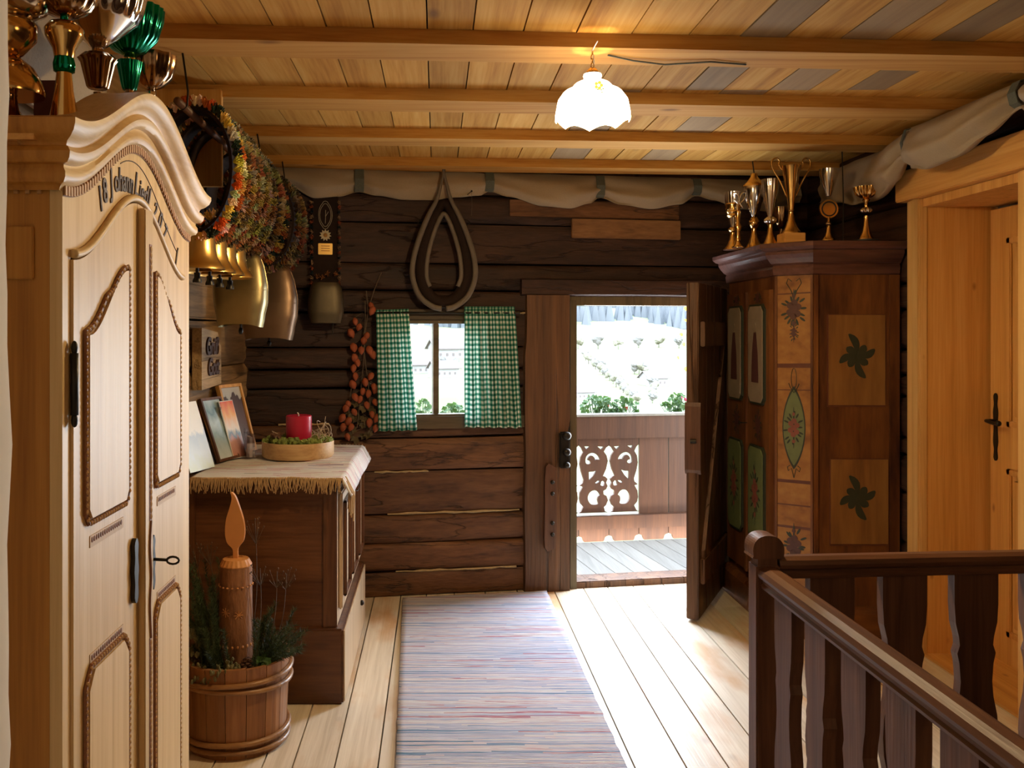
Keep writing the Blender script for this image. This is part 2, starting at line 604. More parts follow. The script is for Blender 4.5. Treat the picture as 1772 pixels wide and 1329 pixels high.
M['opal'] = plain('lit opal glass', (0.9, 0.85, 0.75), 0.3, emit=(1.0, 0.90, 0.68), estr=7)
M['yel'] = plain('yellow enamel flower', (0.8, 0.6, 0.05), 0.4, emit=(1.0, 0.85, 0.12), estr=0.9)
M['grn'] = plain('green enamel leaf', (0.3, 0.4, 0.05), 0.4, emit=(0.6, 0.6, 0.10), estr=0.7)
M['shaftwall'] = plain('stair shaft wall', (0.30, 0.24, 0.17), 0.9, var=0.1, vscale=5)


def thin_glass(name, col=(1, 1, 1), gl=0.08):
    m = bpy.data.materials.new(name)
    m.use_nodes = True
    nt = m.node_tree
    nt.nodes.remove(nt.nodes['Principled BSDF'])
    t = node(nt, 'ShaderNodeBsdfTransparent')
    t.inputs[0].default_value = (*col, 1)
    g = node(nt, 'ShaderNodeBsdfGlossy')
    g.inputs['Roughness'].default_value = 0.03
    x = node(nt, 'ShaderNodeMixShader')
    x.inputs[0].default_value = gl
    nt.links.new(t.outputs[0], x.inputs[1])
    nt.links.new(g.outputs[0], x.inputs[2])
    nt.links.new(x.outputs[0], nt.nodes['Material Output'].inputs[0])
    return m


M['pane'] = thin_glass('window pane', (0.97, 0.98, 0.97), 0.05)
M['acrylic'] = thin_glass('clear acrylic', (0.88, 0.88, 0.90), 0.16)


def gingham():
    m, nt, b = newmat('green gingham cotton')
    L = nt.links.new
    uv = node(nt, 'ShaderNodeUVMap')
    sp = node(nt, 'ShaderNodeSeparateXYZ')
    L(uv.outputs[0], sp.inputs[0])
    fx = mathn(nt, 'LESS_THAN', mathn(nt, 'FRACT', mathn(nt, 'MULTIPLY', sp.outputs[0], 1 / 0.030)), 0.5)
    fy = mathn(nt, 'LESS_THAN', mathn(nt, 'FRACT', mathn(nt, 'MULTIPLY', sp.outputs[1], 1 / 0.030)), 0.5)
    s = mathn(nt, 'MULTIPLY', mathn(nt, 'ADD', fx, fy), 0.5)
    r = ramp(nt, [(0.0, (0.78, 0.80, 0.74)), (0.25, (0.11, 0.32, 0.22)), (0.75, (0.0, 0.10, 0.065))], 'CONSTANT')
    L(s, r.inputs[0])
    L(r.outputs[0], b.inputs['Base Color'])
    b.inputs['Roughness'].default_value = 0.9
    tr = node(nt, 'ShaderNodeBsdfTranslucent')
    L(r.outputs[0], tr.inputs[0])
    mx = node(nt, 'ShaderNodeMixShader')
    mx.inputs[0].default_value = 0.38
    L(b.outputs[0], mx.inputs[1])
    L(tr.outputs[0], mx.inputs[2])
    L(mx.outputs[0], nt.nodes['Material Output'].inputs[0])
    return m


M['gingham'] = gingham()


def ragrug(name, rows, stops, seg=1.6, dots=0.0):
    """rag weave: every weft row takes its own colour, changing now and then along the row"""
    m, nt, b = newmat(name)
    L = nt.links.new
    tc = node(nt, 'ShaderNodeTexCoord')
    n0 = node(nt, 'ShaderNodeTexNoise')
    n0.inputs['Scale'].default_value = 3.0
    L(tc.outputs['Object'], n0.inputs[0])
    sp = node(nt, 'ShaderNodeSeparateXYZ')
    L(tc.outputs['Object'], sp.inputs[0])
    yy = mathn(nt, 'MULTIPLY_ADD', mathn(nt, 'SUBTRACT', n0.outputs[0], 0.5), 0.012, sp.outputs[1])
    row = mathn(nt, 'FLOOR', mathn(nt, 'MULTIPLY', yy, rows))
    w1 = node(nt, 'ShaderNodeTexWhiteNoise', noise_dimensions='1D')
    L(row, w1.inputs['W'])
    xs = mathn(nt, 'FLOOR', mathn(nt, 'MULTIPLY_ADD', sp.outputs[0], seg, mathn(nt, 'MULTIPLY', w1.outputs[0], 7.0)))
    cv = node(nt, 'ShaderNodeCombineXYZ')
    L(row, cv.inputs[0])
    L(xs, cv.inputs[1])
    w2 = node(nt, 'ShaderNodeTexWhiteNoise', noise_dimensions='3D')
    L(cv.outputs[0], w2.inputs[0])
    # slow drift of the palette along the rug and ragged flecks in the strips
    n1 = node(nt, 'ShaderNodeTexNoise')
    n1.inputs['Scale'].default_value = 1.0
    n1.inputs['Detail'].default_value = 4
    mp = node(nt, 'ShaderNodeMapping')
    mp.inputs['Scale'].default_value = (9, rows * 0.9, 1)
    L(tc.outputs['Object'], mp.inputs[0])
    L(mp.outputs[0], n1.inputs[0])
    n2 = node(nt, 'ShaderNodeTexNoise')
    n2.inputs['Scale'].default_value = 1.0
    n2.inputs['Detail'].default_value = 1
    mp2 = node(nt, 'ShaderNodeMapping')
    mp2.inputs['Scale'].default_value = (0.6, 3.2, 1)
    L(tc.outputs['Object'], mp2.inputs[0])
    L(mp2.outputs[0], n2.inputs[0])
    f = mathn(nt, 'MULTIPLY_ADD', w2.outputs[0], 0.50, mathn(nt, 'MULTIPLY', n1.outputs[0], 0.30))
    f = mathn(nt, 'MULTIPLY_ADD', n2.outputs[0], 0.55, mathn(nt, 'SUBTRACT', f, 0.18))
    r = ramp(nt, stops)
    L(f, r.inputs[0])
    # the warp dots
    wv = mathn(nt, 'FRACT', mathn(nt, 'MULTIPLY', yy, rows))
    edge = mathn(nt, 'MULTIPLY', mathn(nt, 'ABSOLUTE', mathn(nt, 'SUBTRACT', wv, 0.5)), 2.0)
    gap = mathn(nt, 'MULTIPLY', mathn(nt, 'POWER', edge, 5.0), 0.55)
    col = mixc(nt, gap, r.outputs[0], (0.10, 0.09, 0.12))
    L(col, b.inputs['Base Color'])
    b.inputs['Roughness'].default_value = 0.95
    b.inputs['Specular IOR Level'].default_value = 0.1
    bp = node(nt, 'ShaderNodeBump')
    bp.inputs['Strength'].default_value = 0.6
    bp.inputs['Distance'].default_value = 0.008
    L(mathn(nt, 'SUBTRACT', n1.outputs[0], edge), bp.inputs['Height'])
    L(bp.outputs[0], b.inputs['Normal'])
    return m


M['rug'] = ragrug('rag rug weave', 95, [(0.05, (0.04, 0.06, 0.17)), (0.17, (0.13, 0.25, 0.38)), (0.27, (0.33, 0.39, 0.55)), (0.38, (0.60, 0.60, 0.68)), (0.48, (0.42, 0.44, 0.58)), (0.57, (0.64, 0.55, 0.58)), (0.66, (0.68, 0.67, 0.68)), (0.76, (0.45, 0.16, 0.20)), (0.84, (0.30, 0.36, 0.50)), (0.95, (0.70, 0.66, 0.68))])
M['runner'] = ragrug('white rag runner weave', 70, [(0.10, (0.02, 0.02, 0.04)), (0.19, (0.70, 0.68, 0.66)), (0.52, (0.80, 0.77, 0.74)), (0.64, (0.60, 0.38, 0.42)), (0.70, (0.80, 0.78, 0.76)), (0.90, (0.12, 0.14, 0.25))], 6.0)
from mathutils import noise as MN

# ================================================================ THE SETTING
BWM = Matrix.Translation((0, 5.5, 0)) @ Matrix.Rotation(WA, 4, 'Z')
cW, sW = math.cos(WA), math.sin(WA)
UW, NW = Vector((cW, sW, 0)), Vector((sW, -cW, 0))      # along the back wall, and out of it into the room


def bw(px, py, d=0.0):
    """seen at pixel (px,py) on the plane d metres in front of the back wall -> (along wall, height)"""
    a = (px - VX) / F
    t = (5.5 * cW - d) / (cW - a * sW)
    return (t * a * cW + (t - 5.5) * sW, H - (py - VY) / F * t)


def bwp(s, d, z):
    return BWM @ Vector((s, -d, z))


def log_piece(mb, s0, s1, z0, z1, back=0.14, bulge=0.022, seed=0.0, step=0.14, amp=0.010, gap=0.006):
    n = max(1, int((s1 - s0) / step))
    rings = []
    for i in range(n + 1):
        s = s0 + (s1 - s0) * i / n
        wz0 = gap + 0.008 * MN.noise(Vector((s * 1.3, seed * 7, 0)))
        wz1 = gap + 0.008 * MN.noise(Vector((s * 1.3, seed * 7 + 3, 0)))
        ring = []
        K = 8
        for k in range(K + 1):
            v = k / K
            z = z0 + wz0 + (z1 - z0 - wz0 - wz1) * v
            dd = bulge * min(1, math.sin(PI * v) * 4.0) + amp * MN.noise(Vector((s * 1.1, z * 9, seed * 5.3)))
            ring.append((s, -dd, z))
        ring += [(s, back, z1), (s, back, z0)]
        rings.append(ring)
    k = len(rings[0])
    vs = [p for r in rings for p in r]
    fs = []
    for i in range(n):
        for j in range(k):
            fs.append((i * k + j, i * k + (j + 1) % k, (i + 1) * k + (j + 1) % k, (i + 1) * k + j))
    fs.append(tuple(range(k)))
    fs.append(tuple(n * k + j for j in range(k))[::-1])
    mb.add(vs, fs)


ROWS = [0, .15, .325, .50, .76, .96, 1.05, 1.265, 1.376, 1.51, 1.72, 1.855, 2.02, 2.264, 2.44, 2.64]
WIN = (-0.27, 0.28, 1.05, 1.72)
DOOR = (0.60, 1.98, 0.0, 1.855)
low, high = MB(), MB()
low.M = high.M = BWM
for i, (a, b) in enumerate(zip(ROWS, ROWS[1:])):
    spans = [(-1.35, 3.0)]
    if a >= WIN[2] - .01 and b <= WIN[3] + .01:
        spans = [(-1.35, WIN[0]), (WIN[1], 3.0)]
    if b <= DOOR[3] + .01:
        spans = [(p, q) for s in spans for p, q in ([(s[0], DOOR[0]), (DOOR[1], s[1])] if s[0] < DOOR[0] < s[1] else [s])]
    for (p, q) in spans:
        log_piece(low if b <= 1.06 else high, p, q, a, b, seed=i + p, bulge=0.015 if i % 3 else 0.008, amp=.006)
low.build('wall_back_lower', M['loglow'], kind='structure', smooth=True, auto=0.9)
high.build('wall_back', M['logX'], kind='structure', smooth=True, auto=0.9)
# pale chinking in a few of the joints
mb = MB(); mb.M = BWM
for (p, q, z) in [(-.38, -.05, .757), (-.30, .52, .502), (-.25, .50, .152), (-.95, -.65, 1.052), (.45, .58, 1.72)]:
    mb.tube([(p + (q - p) * k / 14, -0.006 - .004 * R.random(), z + .006 * (R.random() - .5)) for k in range(15)], [0.004 + .005 * R.random() for k in range(15)], 5)
mb.build('wall_back_chinking', plain('straw and clay chinking', (0.42, 0.30, 0.15), 0.9, var=0.3, vscale=60), kind='structure')
# newer boards let into the top logs
mb = MB(); mb.M = BWM
s0, z1 = bw(990, 378, .04); s1, z0 = bw(1178, 415, .04)
mb.box(s0, s1, -0.042, -.018, z0, z1, bev=.004)
o = mb.build('patch_board', M['patch'])
setp(o, 'lighter brown board nailed into the dark top logs of the back wall', 'board')
mb = MB(); mb.M = BWM
s0, z1 = bw(882, 345, .03); s1, z0 = bw(1180, 380, .03)
mb.box(s0, s1 - .02, -0.034, -.018, z0 - .002, z1, bev=.004)
s2, _ = bw(1120, 350, .03)
mb.tint = .1
o = mb.build('patch_board', M['loglow'])
setp(o, 'long worn board with split end under the linen valance, above the lighter patch board', 'board')

# left wall of logs
mb = MB()
LW0, LW1 = Vector((-1.13, 5.45, 0)), Vector((-1.22, 0.2, 0))
dl = (LW1 - LW0).normalized()
ang = math.atan2(dl.y, dl.x)
mb.M = Matrix.Translation(LW0) @ Matrix.Rotation(ang, 4, 'Z')
# local x runs toward the camera; local -y must point into the room (+X): check handedness
if (mb.M.to_3x3() @ Vector((0, -1, 0))).x < 0:
    mb.M = mb.M @ Matrix.Scale(-1, 4, Vector((0, 1, 0)))
LWM = mb.M.copy()
LROWS = [0, .22, .47, .74, .97, 1.20, 1.42, 1.66, 1.90, 2.15, 2.40, 2.64]
for i, (a, b) in enumerate(zip(LROWS, LROWS[1:])):
    log_piece(mb, 0, 5.25, a, b, seed=i + 40, amp=.012, gap=.003, bulge=.012)
mb.build('wall_left', M['logleft'], kind='structure', smooth=True, auto=0.9)

# right wall: dark logs with the pine doorway in it
RX = 2.45
mb = MB()
mb.M = Matrix.Translation((RX, 6.2, 0)) @ Matrix.Rotation(-PI / 2, 4, 'Z')
if (mb.M.to_3x3() @ Vector((0, -1, 0))).x > 0:
    mb.M = mb.M @ Matrix.Scale(-1, 4, Vector((0, 1, 0)))
DY0, DY1 = 3.70, 4.46           # the doorway, near and far edge
WY0, WY1 = 0.45, 1.75           # the stair window behind the picture's edge
for i, (a, b) in enumerate(zip(ROWS, ROWS[1:])):
    spans = [(0, 6.2 - DY1 - .035), (6.2 - DY0 + .035, 7.9)]
    if a >= 2.26: spans = [(0, 7.9)]
    for p, q in spans:
        log_piece(mb, p, q, a, b, back=0.30, seed=i + 80 + p)
mb.build('wall_right', M['logY'], kind='structure', smooth=True, auto=0.9)

# front wall behind the camera, plastered, with a window
mb = MB()
mb.box(-1.7, 2.85, -1.75, -1.6, 0, 2.64)
mb.build('wall_front', M['whitewall'], kind='structure')
mb = MB()
mb.box(-1.75, -1.6, -1.7, .3, 0, 2.64)
mb.build('wall_left_plaster', M['whitewall'], kind='structure')
# the plastered pier at the left edge of the picture, its arris worn wavy
mb = MB()
def pier(u, v):
    z = 2.64 * v
    wv = .012 * MN.noise(Vector((0, 0, z * 3.1))) + .006 * MN.noise(Vector((5, 0, z * 8)))
    ring = [(-1.6, .98), (-.60, .98), (-.575, .99), (-.562, 1.01), (-.558, 1.04), (-.558, 1.16), (-.565, 1.19), (-.60, 1.20), (-1.6, 1.20)]
    k = int(round(u * len(ring))) % len(ring)
    x, y = ring[k]
    return (x + (wv if x > -1 else 0), y, z)
mb.grid(pier, 9, 40, closed_u=True)
mb.build('wall_pier', M['plaster'], kind='structure', smooth=True, auto=0.8)

mb = MB(); mb.box(2.81, 2.86, DY0 - .3, DY1 + .3, -.1, 2.66); mb.box(2.45, 2.81, DY0 - .04, DY1 + .04, 2.262, 2.32)
mb.build('recess_light_block', M['shaftwall'], kind='structure')  # unseen boxes behind the doorway, added to block leaking sky light
# floor boards
mb = MB()
x = -1.75
SX0, SX1, SY0, SY1 = 0.93, 2.32, -1.0, 2.50      # the stairwell
edges = [-.53, -.375, -.215, -.06, .11, .30, .50, .73, .92, 1.075, 1.24, 1.44]
xs = []
x = -1.75
while x < -.53 - .1:
    xs.append(x); x += .16 + .05 * R.random()
xs += edges
x = 1.62
while x < 2.9:
    xs.append(x); x += .17 + .05 * R.random()
xs.append(2.9)
g = .0032
for a, b in zip(xs, xs[1:]):
    if b <= SX0 or a >= SX1 + .0:
        mb.box(a + g, b - g, -1.75, 6.1 if a < .7 else 5.85, -.04, 0)
    else:
        mb.box(a + g, b - g, SY1 + .03, 5.85, -.04, 0)
        mb.box(a + g, b - g, -1.75, SY0, -.04, 0)
        if a < SX0: mb.box(a + g, SX0, SY0, SY1 + .03, -.04, 0)
mb.build('floor', M['floor'], kind='structure')
mb = MB()
for (q) in ((-1.75, SX0, -1.75, 6.0), (SX0, 2.9, -1.75, SY0), (SX0, 2.9, SY1 + .03, 5.8), (SX1, 2.9, SY0, SY1 + .03)):
    mb.box(q[0], q[1], q[2], q[3], -.10, -.041)
mb.build('floor_base', M['black'], kind='structure')
mb = MB()
mb.box(SX0, SX0 + .03, SY0, SY1, -1.8, -.10); mb.box(SX1 - .03, SX1, SY0, SY1, -1.8, -.10)
mb.box(SX0, SX1, SY0, SY0 + .03, -1.8, -.10); mb.box(SX0, SX1, SY1, SY1 + .03, -1.8, -.10)
mb.box(SX0, SX1, SY0, SY1, -1.85, -1.8)
mb.build('wall_stairwell', M['shaftwall'], kind='structure')

# ceiling boards and beams; the beams run a little out of square
mb = MB()
x = -1.75
while x < 3.0:
    wd = .15 + .05 * R.random()
    zz = 2.620 + .003 * R.random()
    xc = x + wd / 2
    tn = .005 + .04 * R.random() + R.randint(0, 14) / 17.31
    if 0.98 < xc < 1.16 or 1.36 < xc < 1.53 or 1.66 < xc < 1.84: tn = (R.randint(3, 14) + .94) / 17.31
    jn = 3.80
    mb.box(x + .0025, x + wd - .0025, -1.75, jn - .001, zz, 2.66, tint=tn)
    tn = .005 + .04 * R.random() + R.randint(0, 14) / 17.31
    if 1.18 < xc < 1.35 or .62 < xc < .80: tn = (R.randint(3, 14) + .94) / 17.31
    mb.box(x + .0025, x + wd - .0025, jn + .001, 6.3, zz, 2.66, tint=tn)
    x += wd
mb.build('ceiling', M['ceil'], kind='structure')
mb = MB(); mb.box(-1.8, 3.0, -1.8, 6.3, 2.661, 2.70)
mb.build('ceiling_deck', M['black'], kind='structure')
for k in range(-4, 5):
    mb = MB()
    y = 2.985 + .742 * (k - 1) + .063 * .87
    sl = .068
    x0, x1 = -1.22 if k != 1 else -1.22, 2.46
    yo = .19 if k != 2 else .20
    z0, z1 = 2.572, 2.622
    mb.add([(x0, y + sl * x0, z0), (x1, y + sl * x1, z0), (x1, y + sl * x1 + yo, z0), (x0, y + sl * x0 + yo, z0),
            (x0, y + sl * x0, z1), (x1, y + sl * x1, z1), (x1, y + sl * x1 + yo, z1), (x0, y + sl * x0 + yo, z1)],
           [(0, 3, 2, 1), (4, 5, 6, 7), (0, 1, 5, 4), (1, 2, 6, 5), (2, 3, 7, 6), (3, 0, 4, 7)])
    if y + yo < 5.6 or k == 4:
        mb.build('ceiling_beam_%d' % (k + 5), M['beam'], kind='structure')
# short pine hanger board coming down from the second beam on the left
mb = MB()
mb.box(-1.16, -.883, 3.70, 3.735, 2.20, 2.60, bev=.003)
o = mb.build('hanger_board', M['amberZ'])
setp(o, 'upright pine board under the second ceiling beam behind the belled straps', 'board')

# ---------------------------------------------------------------- window and its frame
sl0, zt = bw(700, 560, -.03); sl1, zb = bw(808, 716, -.03)
tr = thing('window_1', bwp(0, 0, 1.07), 'small two-light window with dark wooden frame in the log wall', 'window', rz=WA, kind='structure')
mb = MB()
s0, s1, z0, z1 = -.27, .28, -.02, .65        # local, z from 1.07
zb_, zt_ = bw(750, 716, -.02)[1] - 1.07, bw(750, 560, -.02)[1] - 1.07
mb.box(s0, s1, -.02, .06, z0, zb_); mb.box(s0, s1, -.02, .06, zt_, z1)
mb.box(s0, s0 + .05, -.02, .06, zb_, zt_); mb.box(s1 - .05, s1, -.02, .06, zb_, zt_)
sc_ = bw(753, 600, -.02)[0]
mb.box(sc_ - .016, sc_ + .018, -.012, .05, zb_, zt_, bev=.004)
mb.build('window_frame', wood('old window frame', (.06, .04, .02), (.11, .078, .04), (.16, .12, .07), 'X', .6, 14, .1, .2), tr)
mb = MB()
mb.box(s0 + .05, sc_ - .016, .018, .021, zb_, zt_); mb.box(sc_ + .018, s1 - .05, .018, .021, zb_, zt_)
mb.build('window_pane', M['pane'], tr)
mb = MB()
mb.box(s0 - .10, s1 + .16, -.045, 0, zt_ + .025, zt_ + .085)
mb.box(s0 - .14, s1 + .30, -.04, 0, zb_ - .085, zb_ - .012)
mb.build('window_casing', wood('window casing', (.035, .022, .012), (.07, .045, .022), (.11, .075, .04), 'X', .6, 14, .1, .2), tr)

# ---------------------------------------------------------------- balcony door: hewn post, frame, lintel, sill
mb = MB(); mb.M = BWM
def post_outline():
    pts = []
    sl, _ = bw(909, 700, .06); sr, _ = bw(986, 700, .06)
    for k in range(20):
        z = 0.0 + 1.83 * k / 19
        e = .006 * MN.noise(Vector((3, 0, z * 4)))
        if .66 < z < .80: e -= .0
        pts.append((sr + e - (.012 if z < .93 else 0) * 0 + (.0 if not .86 < z < 1.0 else -.014), z))
    for k in range(20):
        z = 1.83 - 1.83 * k / 19
        pts.append((sl + .010 * MN.noise(Vector((9, 0, z * 3))) + (.012 if z > 1.5 else 0), z))
    return pts
mb.prism(post_outline(), (0, 0, 0), (1, 0, 0), (0, 0, 1), (0, -1, 0), -.14, .06)
mb.build('trim_1', M['oakpost'], kind='structure')
mb = MB(); mb.M = BWM
sa, _ = bw(987, 700, .03); sb, _ = bw(998, 700, .03)
mb.box(sa, sb, -.03, .14, 0, 1.80)
se = bw(1246, 700, .02)[0]
mb.box(se, 2.0, -.03, .14, 0, 1.86)
zl = bw(1100, 529, .0)[1]
mb.box(sa, 1.98, -.01, .14, zl, 1.86)
mb.build('door_frame', wood('balcony door frame', (.05, .035, .016), (.10, .072, .034), (.15, .11, .055), 'Z', .5, 14, .1, .2), kind='structure')
mb = MB(); mb.M = BWM
a_, z_ = bw(903, 492, .055)
log_piece(mb, a_, 2.05, zl + .045, z_ + .05, back=0.0, bulge=.06, seed=3, amp=.006)
mb.build('trim_2', M['logX'], kind='structure', smooth=True, auto=.9)
mb = MB(); mb.M = BWM
mb.box(sa, se, -.02, .15, -.02, .040, bev=.006)
mb.build('trim_3', M['oakpost'], kind='structure')
# iron latch keeper and wooden pull on the post
t = thing('door_latch', bwp(bw(976, 778, .07)[0], .06, bw(976, 810, .07)[1]), 'black forged iron latch keeper on the hewn door post', 'latch', rz=WA)
mb = MB()
mb.box(-.032, .030, -.022, 0, 0, .225, bev=.008)
mb.build('plate', M['iron'], t)
for nm, z, sc2 in (('rivet', .20, 1.2), ('rivet', .10, 1.1), ('rivet', .02, .9)):
    q = MB(); q.blob((.012, -.03, z), .024 * sc2, .018, .022 * sc2, 12, 8); q.build(nm, M['iron'], t, smooth=True)
t = thing('door_pull', bwp(bw(952, 948, .08)[0], .06, bw(952, 948, .08)[1]), 'long wooden pull bar with four studs on the hewn door post', 'handle', rz=WA)
mb = MB()
mb.prism(smooth_pts([(-.035, 0), (.022, 0), (.034, .03), (.040, .25), (.034, .47), (.022, .50), (-.030, .50), (-.036, .25)], 3), (0, 0, 0), (1, 0, 0), (0, 0, 1), (0, -1, 0), 0, .034)
mb.build('bar', M['railZ'], t)
for z in (.085, .155, .335, .405):
    q = MB(); q.blob((.010, -.038, z), .013, .010, .013, 10, 6); q.build('stud', M['iron'], t, smooth=True)

# the leaf of the balcony door, standing open into the room
HG, FE = Vector((1.835, 5.76, 0)), Vector((1.425, 4.975, 0))
dv = (HG - FE); Lf = dv.length; dv.normalize()
nv = Vector((dv.y, -dv.x, 0))       # toward the painted wardrobe
ra = math.atan2(dv.y, dv.x)
leaf = thing('door_1', (FE.x, FE.y, 0), 'old dark plank door standing open against the painted wardrobe', 'door', kind='structure', rz=ra)
mb = MB()
k = 4
for i in range(k):
    mb.box(Lf * i / k + .0015, Lf * (i + 1) / k - .0015, -.022, .045, .012, 1.875, bev=.004)
mb.build('leaf', M['oakpost'], leaf)
mb = MB()
for (za, zb2) in ((.20, .34), (1.52, 1.66)):
    mb.box(.05, Lf - .05, -.045, -.022, za, zb2, bev=.004)
mb.prism([(.08, .34), (.22, .34), (Lf - .06, 1.50), (Lf - .06, 1.52), (Lf - .20, 1.52), (.08, .38)], (0, -.022, 0), (1, 0, 0), (0, 0, 1), (0, -1, 0), 0, .02)
mb.build('brace', M['oakpost'], leaf)
mb = MB(); mb.prism(smooth_pts([(-.006, .84), (.03, .86), (.035, .98), (.028, 1.10), (.012, 1.17), (-.006, 1.19)], 3), (0, 0, 0), (1, 0, 0), (0, 0, 1), (0, 1, 0), -.034, .052)
mb.build('lock_block', M['railZ'], leaf)
mb = MB()
mb.tube([(-.012, -.01, 1.0), (-.02, .02, 1.0)], .012, 8)
mb.build('latch_bolt', M['iron'], leaf)

# ---------------------------------------------------------------- pine doorway in the right wall
dw = thing('door_2', (2.73, 4.44, 0), 'panelled amber pine door closed in the deep doorway at right', 'door', kind='structure')
mb = MB()
PW = DY1 - DY0            # leaf runs from y 0 down to -PW (toward the camera), thickness in +x
mb.box(0, .045, -PW - .0, 0, .01, 2.20)
mb.build('leaf', M['amberZ'], dw)
mb = MB()
for (z0, z1) in ((.15, .95), (1.15, 2.05)):
    for (p, q, r_, s_) in ((-PW + .12, -PW + .15, z0, z1), (-.17, -.14, z0, z1), (-PW + .12, -.14, z0, z0 + .03), (-PW + .12, -.14, z1 - .03, z1)):
        mb.box(-.014, 0, p, q, r_, s_, bev=.004)
    mb.box(-.008, 0, -PW + .17, -.19, z0 + .05, z1 - .05, bev=.006)
mb.build('panel_moulding', M['amberZ'], dw)
hd = MB()
hz, hy = H - (735 - VY) / F * 4.40, -.045
hd.prism(smooth_pts([(0, -.165), (.014, -.15), (.010, -.11), (.017, -.07), (.012, 0), (.017, .07), (.010, .11), (.014, .15), (0, .165), (-.014, .15), (-.010, .11), (-.017, .07), (-.012, 0), (-.017, -.07), (-.010, -.11), (-.014, -.15)], 3),
         (0, hy, hz - .01), (0, 1, 0), (0, 0, 1), (-1, 0, 0), 0, .006)
hd.build('escutcheon', M['iron'], dw)
hd = MB()
hd.tube(smooth_pts([(-.005, hy, hz + .02), (-.045, hy, hz + .02), (-.058, hy - .02, hz + .02), (-.06, hy - .07, hz + .015), (-.062, hy - .11, hz + .018)], 5, False), .0085, 10)
hd.blob((-.062, hy - .115, hz + .018), .014, .014, .014, 10, 7)
hd.build('door_handle', M['iron'], dw, smooth=True)
mb = MB()      # deep jambs and head
mb.box(2.405, 2.78, DY1, DY1 + .03, 0, 2.26); mb.box(2.405, 2.78, DY0 - .03, DY0, 0, 2.26); mb.box(2.405, 2.78, DY0, DY1, 2.22, 2.26)
mb.build('trim_4', M['amberZ'], kind='structure')
mb = MB()      # casing on the wall face
mb.box(2.388, 2.428, DY1 - .005, DY1 + .115, 0, 2.262, bev=.004); mb.box(2.380, 2.388, DY1 + .0, DY1 + .05, 0, 2.262)
mb.box(2.388, 2.428, DY0 - .20, DY0 + .005, 0, 2.262, bev=.004)
mb.build('trim_5', wood('casing pine', (.50, .27, .08), (.64, .38, .13), (.73, .48, .20), 'Z', .42, 20, .03, .2, 4.5, (.25, .09, .02), .05), kind='structure')
mb = MB()
mb.box(2.350, 2.43, DY0 - .35, DY1 + .16, 2.262, 2.412, bev=.005)
mb.build('trim_6', M['amberY'], kind='structure')
mb = MB(); mb.box(2.41, 2.8, DY0, DY1, -.04, .012)
mb.build('trim_7', M['amberY'], kind='structure')

# ================================================================ OUTSIDE
mb = MB(); mb.M = BWM
x = -1.6
while x < 3.2:
    mb.box(x + .003, x + .127, .14, 1.17, -.04, -.004)
    x += .13
mb.build('balcony_floor', M['balfloor'], kind='structure')

RD = 1.42          # railing distance behind the wall plane
bal = thing('balcony_railing', BWM @ Vector((0, RD, 0)), 'brown balcony railing with fretwork scrolls beyond the open door', 'railing', rz=WA)


def rp2(px, py):      # pixel -> local coordinates in the railing plane
    s, z = bw(px, py, -RD)
    return (s, z)


def crop2(x, y):      # helper for the fretwork, measured from a 7.382x enlargement
    return rp2(980 + x / 7.382, 760 + y / 7.382)


zt0 = rp2(1100, 716)[1]; zt1 = rp2(1100, 757)[1]; zb1 = rp2(1100, 888)[1]; zb0 = rp2(1100, 911)[1]
zlow = rp2(1100, 934)[1]
bwid = crop2(1315, 0)[0] - crop2(938, 0)[0]
sA = crop2(938, 0)[0]         # a seam
# fretwork boards: seams at sA-2b, sA-b, sA ; plain boards elsewhere
def foot(s0, s1):
    r = .028
    pts = [(s0 + .003, zb0 + .01), (s0 + .003, zlow + .045), (s0 + .012, zlow + .042)]
    pts += [(s0 + .012 + r * math.sin(a * PI / 10) * .9, zlow + .014 + r * math.cos(a * PI / 10)) for a in range(1, 6)]
    pts += [(s0 + .046, zlow), (s1 - .046, zlow)]
    pts += [(s1 - .012 - r * math.sin(a * PI / 10) * .9, zlow + .014 + r * math.cos(a * PI / 10)) for a in range(5, 0, -1)]
    pts += [(s1 - .012, zlow + .042), (s1 - .003, zlow + .045), (s1 - .003, zb0 + .01)]
    return pts


ZT, ZB = 30, 925      # crop rows of board top and foot of the fretwork field
def X2(v): return (v - 538) / 400.0 * bwid      # crop x offset measured from the centre seam
left_edge_R = [(538, 30), (538, 80), (575, 100), (605, 150), (570, 200), (552, 270), (575, 370), (618, 462), (590, 468), (555, 500), (575, 545), (555, 590), (575, 630), (612, 650), (608, 695), (570, 715), (550, 770), (575, 830), (605, 855), (590, 910), (550, 925)]
right_edge_R = [(938, 925), (905, 905), (875, 845), (915, 800), (928, 740), (920, 660), (880, 590), (925, 578), (880, 540), (872, 500), (905, 400), (925, 300), (912, 210), (878, 150), (905, 95), (938, 70), (938, 30)]
holes_R = [
    [(605, 88), (690, 84), (640, 126)], [(785, 82), (862, 80), (838, 116)],
    [(658, 250), (680, 205), (720, 175), (765, 165), (810, 180), (840, 215), (848, 270), (835, 300), (805, 306), (782, 290), (790, 265), (818, 255), (812, 225), (785, 200), (750, 205), (725, 235), (722, 258), (705, 248), (680, 250)],
    [(702, 388), (745, 402), (805, 405), (802, 512), (745, 455)],
    [(655, 520), (690, 520), (722, 545), (705, 555), (670, 540)],
    [(592, 545), (615, 520), (640, 530), (650, 575), (625, 590), (600, 580)],
    [(658, 700), (690, 655), (735, 640), (785, 660), (815, 710), (812, 765), (780, 810), (735, 822), (682, 812), (690, 760), (680, 720)]]
holes_smooth = {2, 6}
zc = lambda v: crop2(700, v)[1]
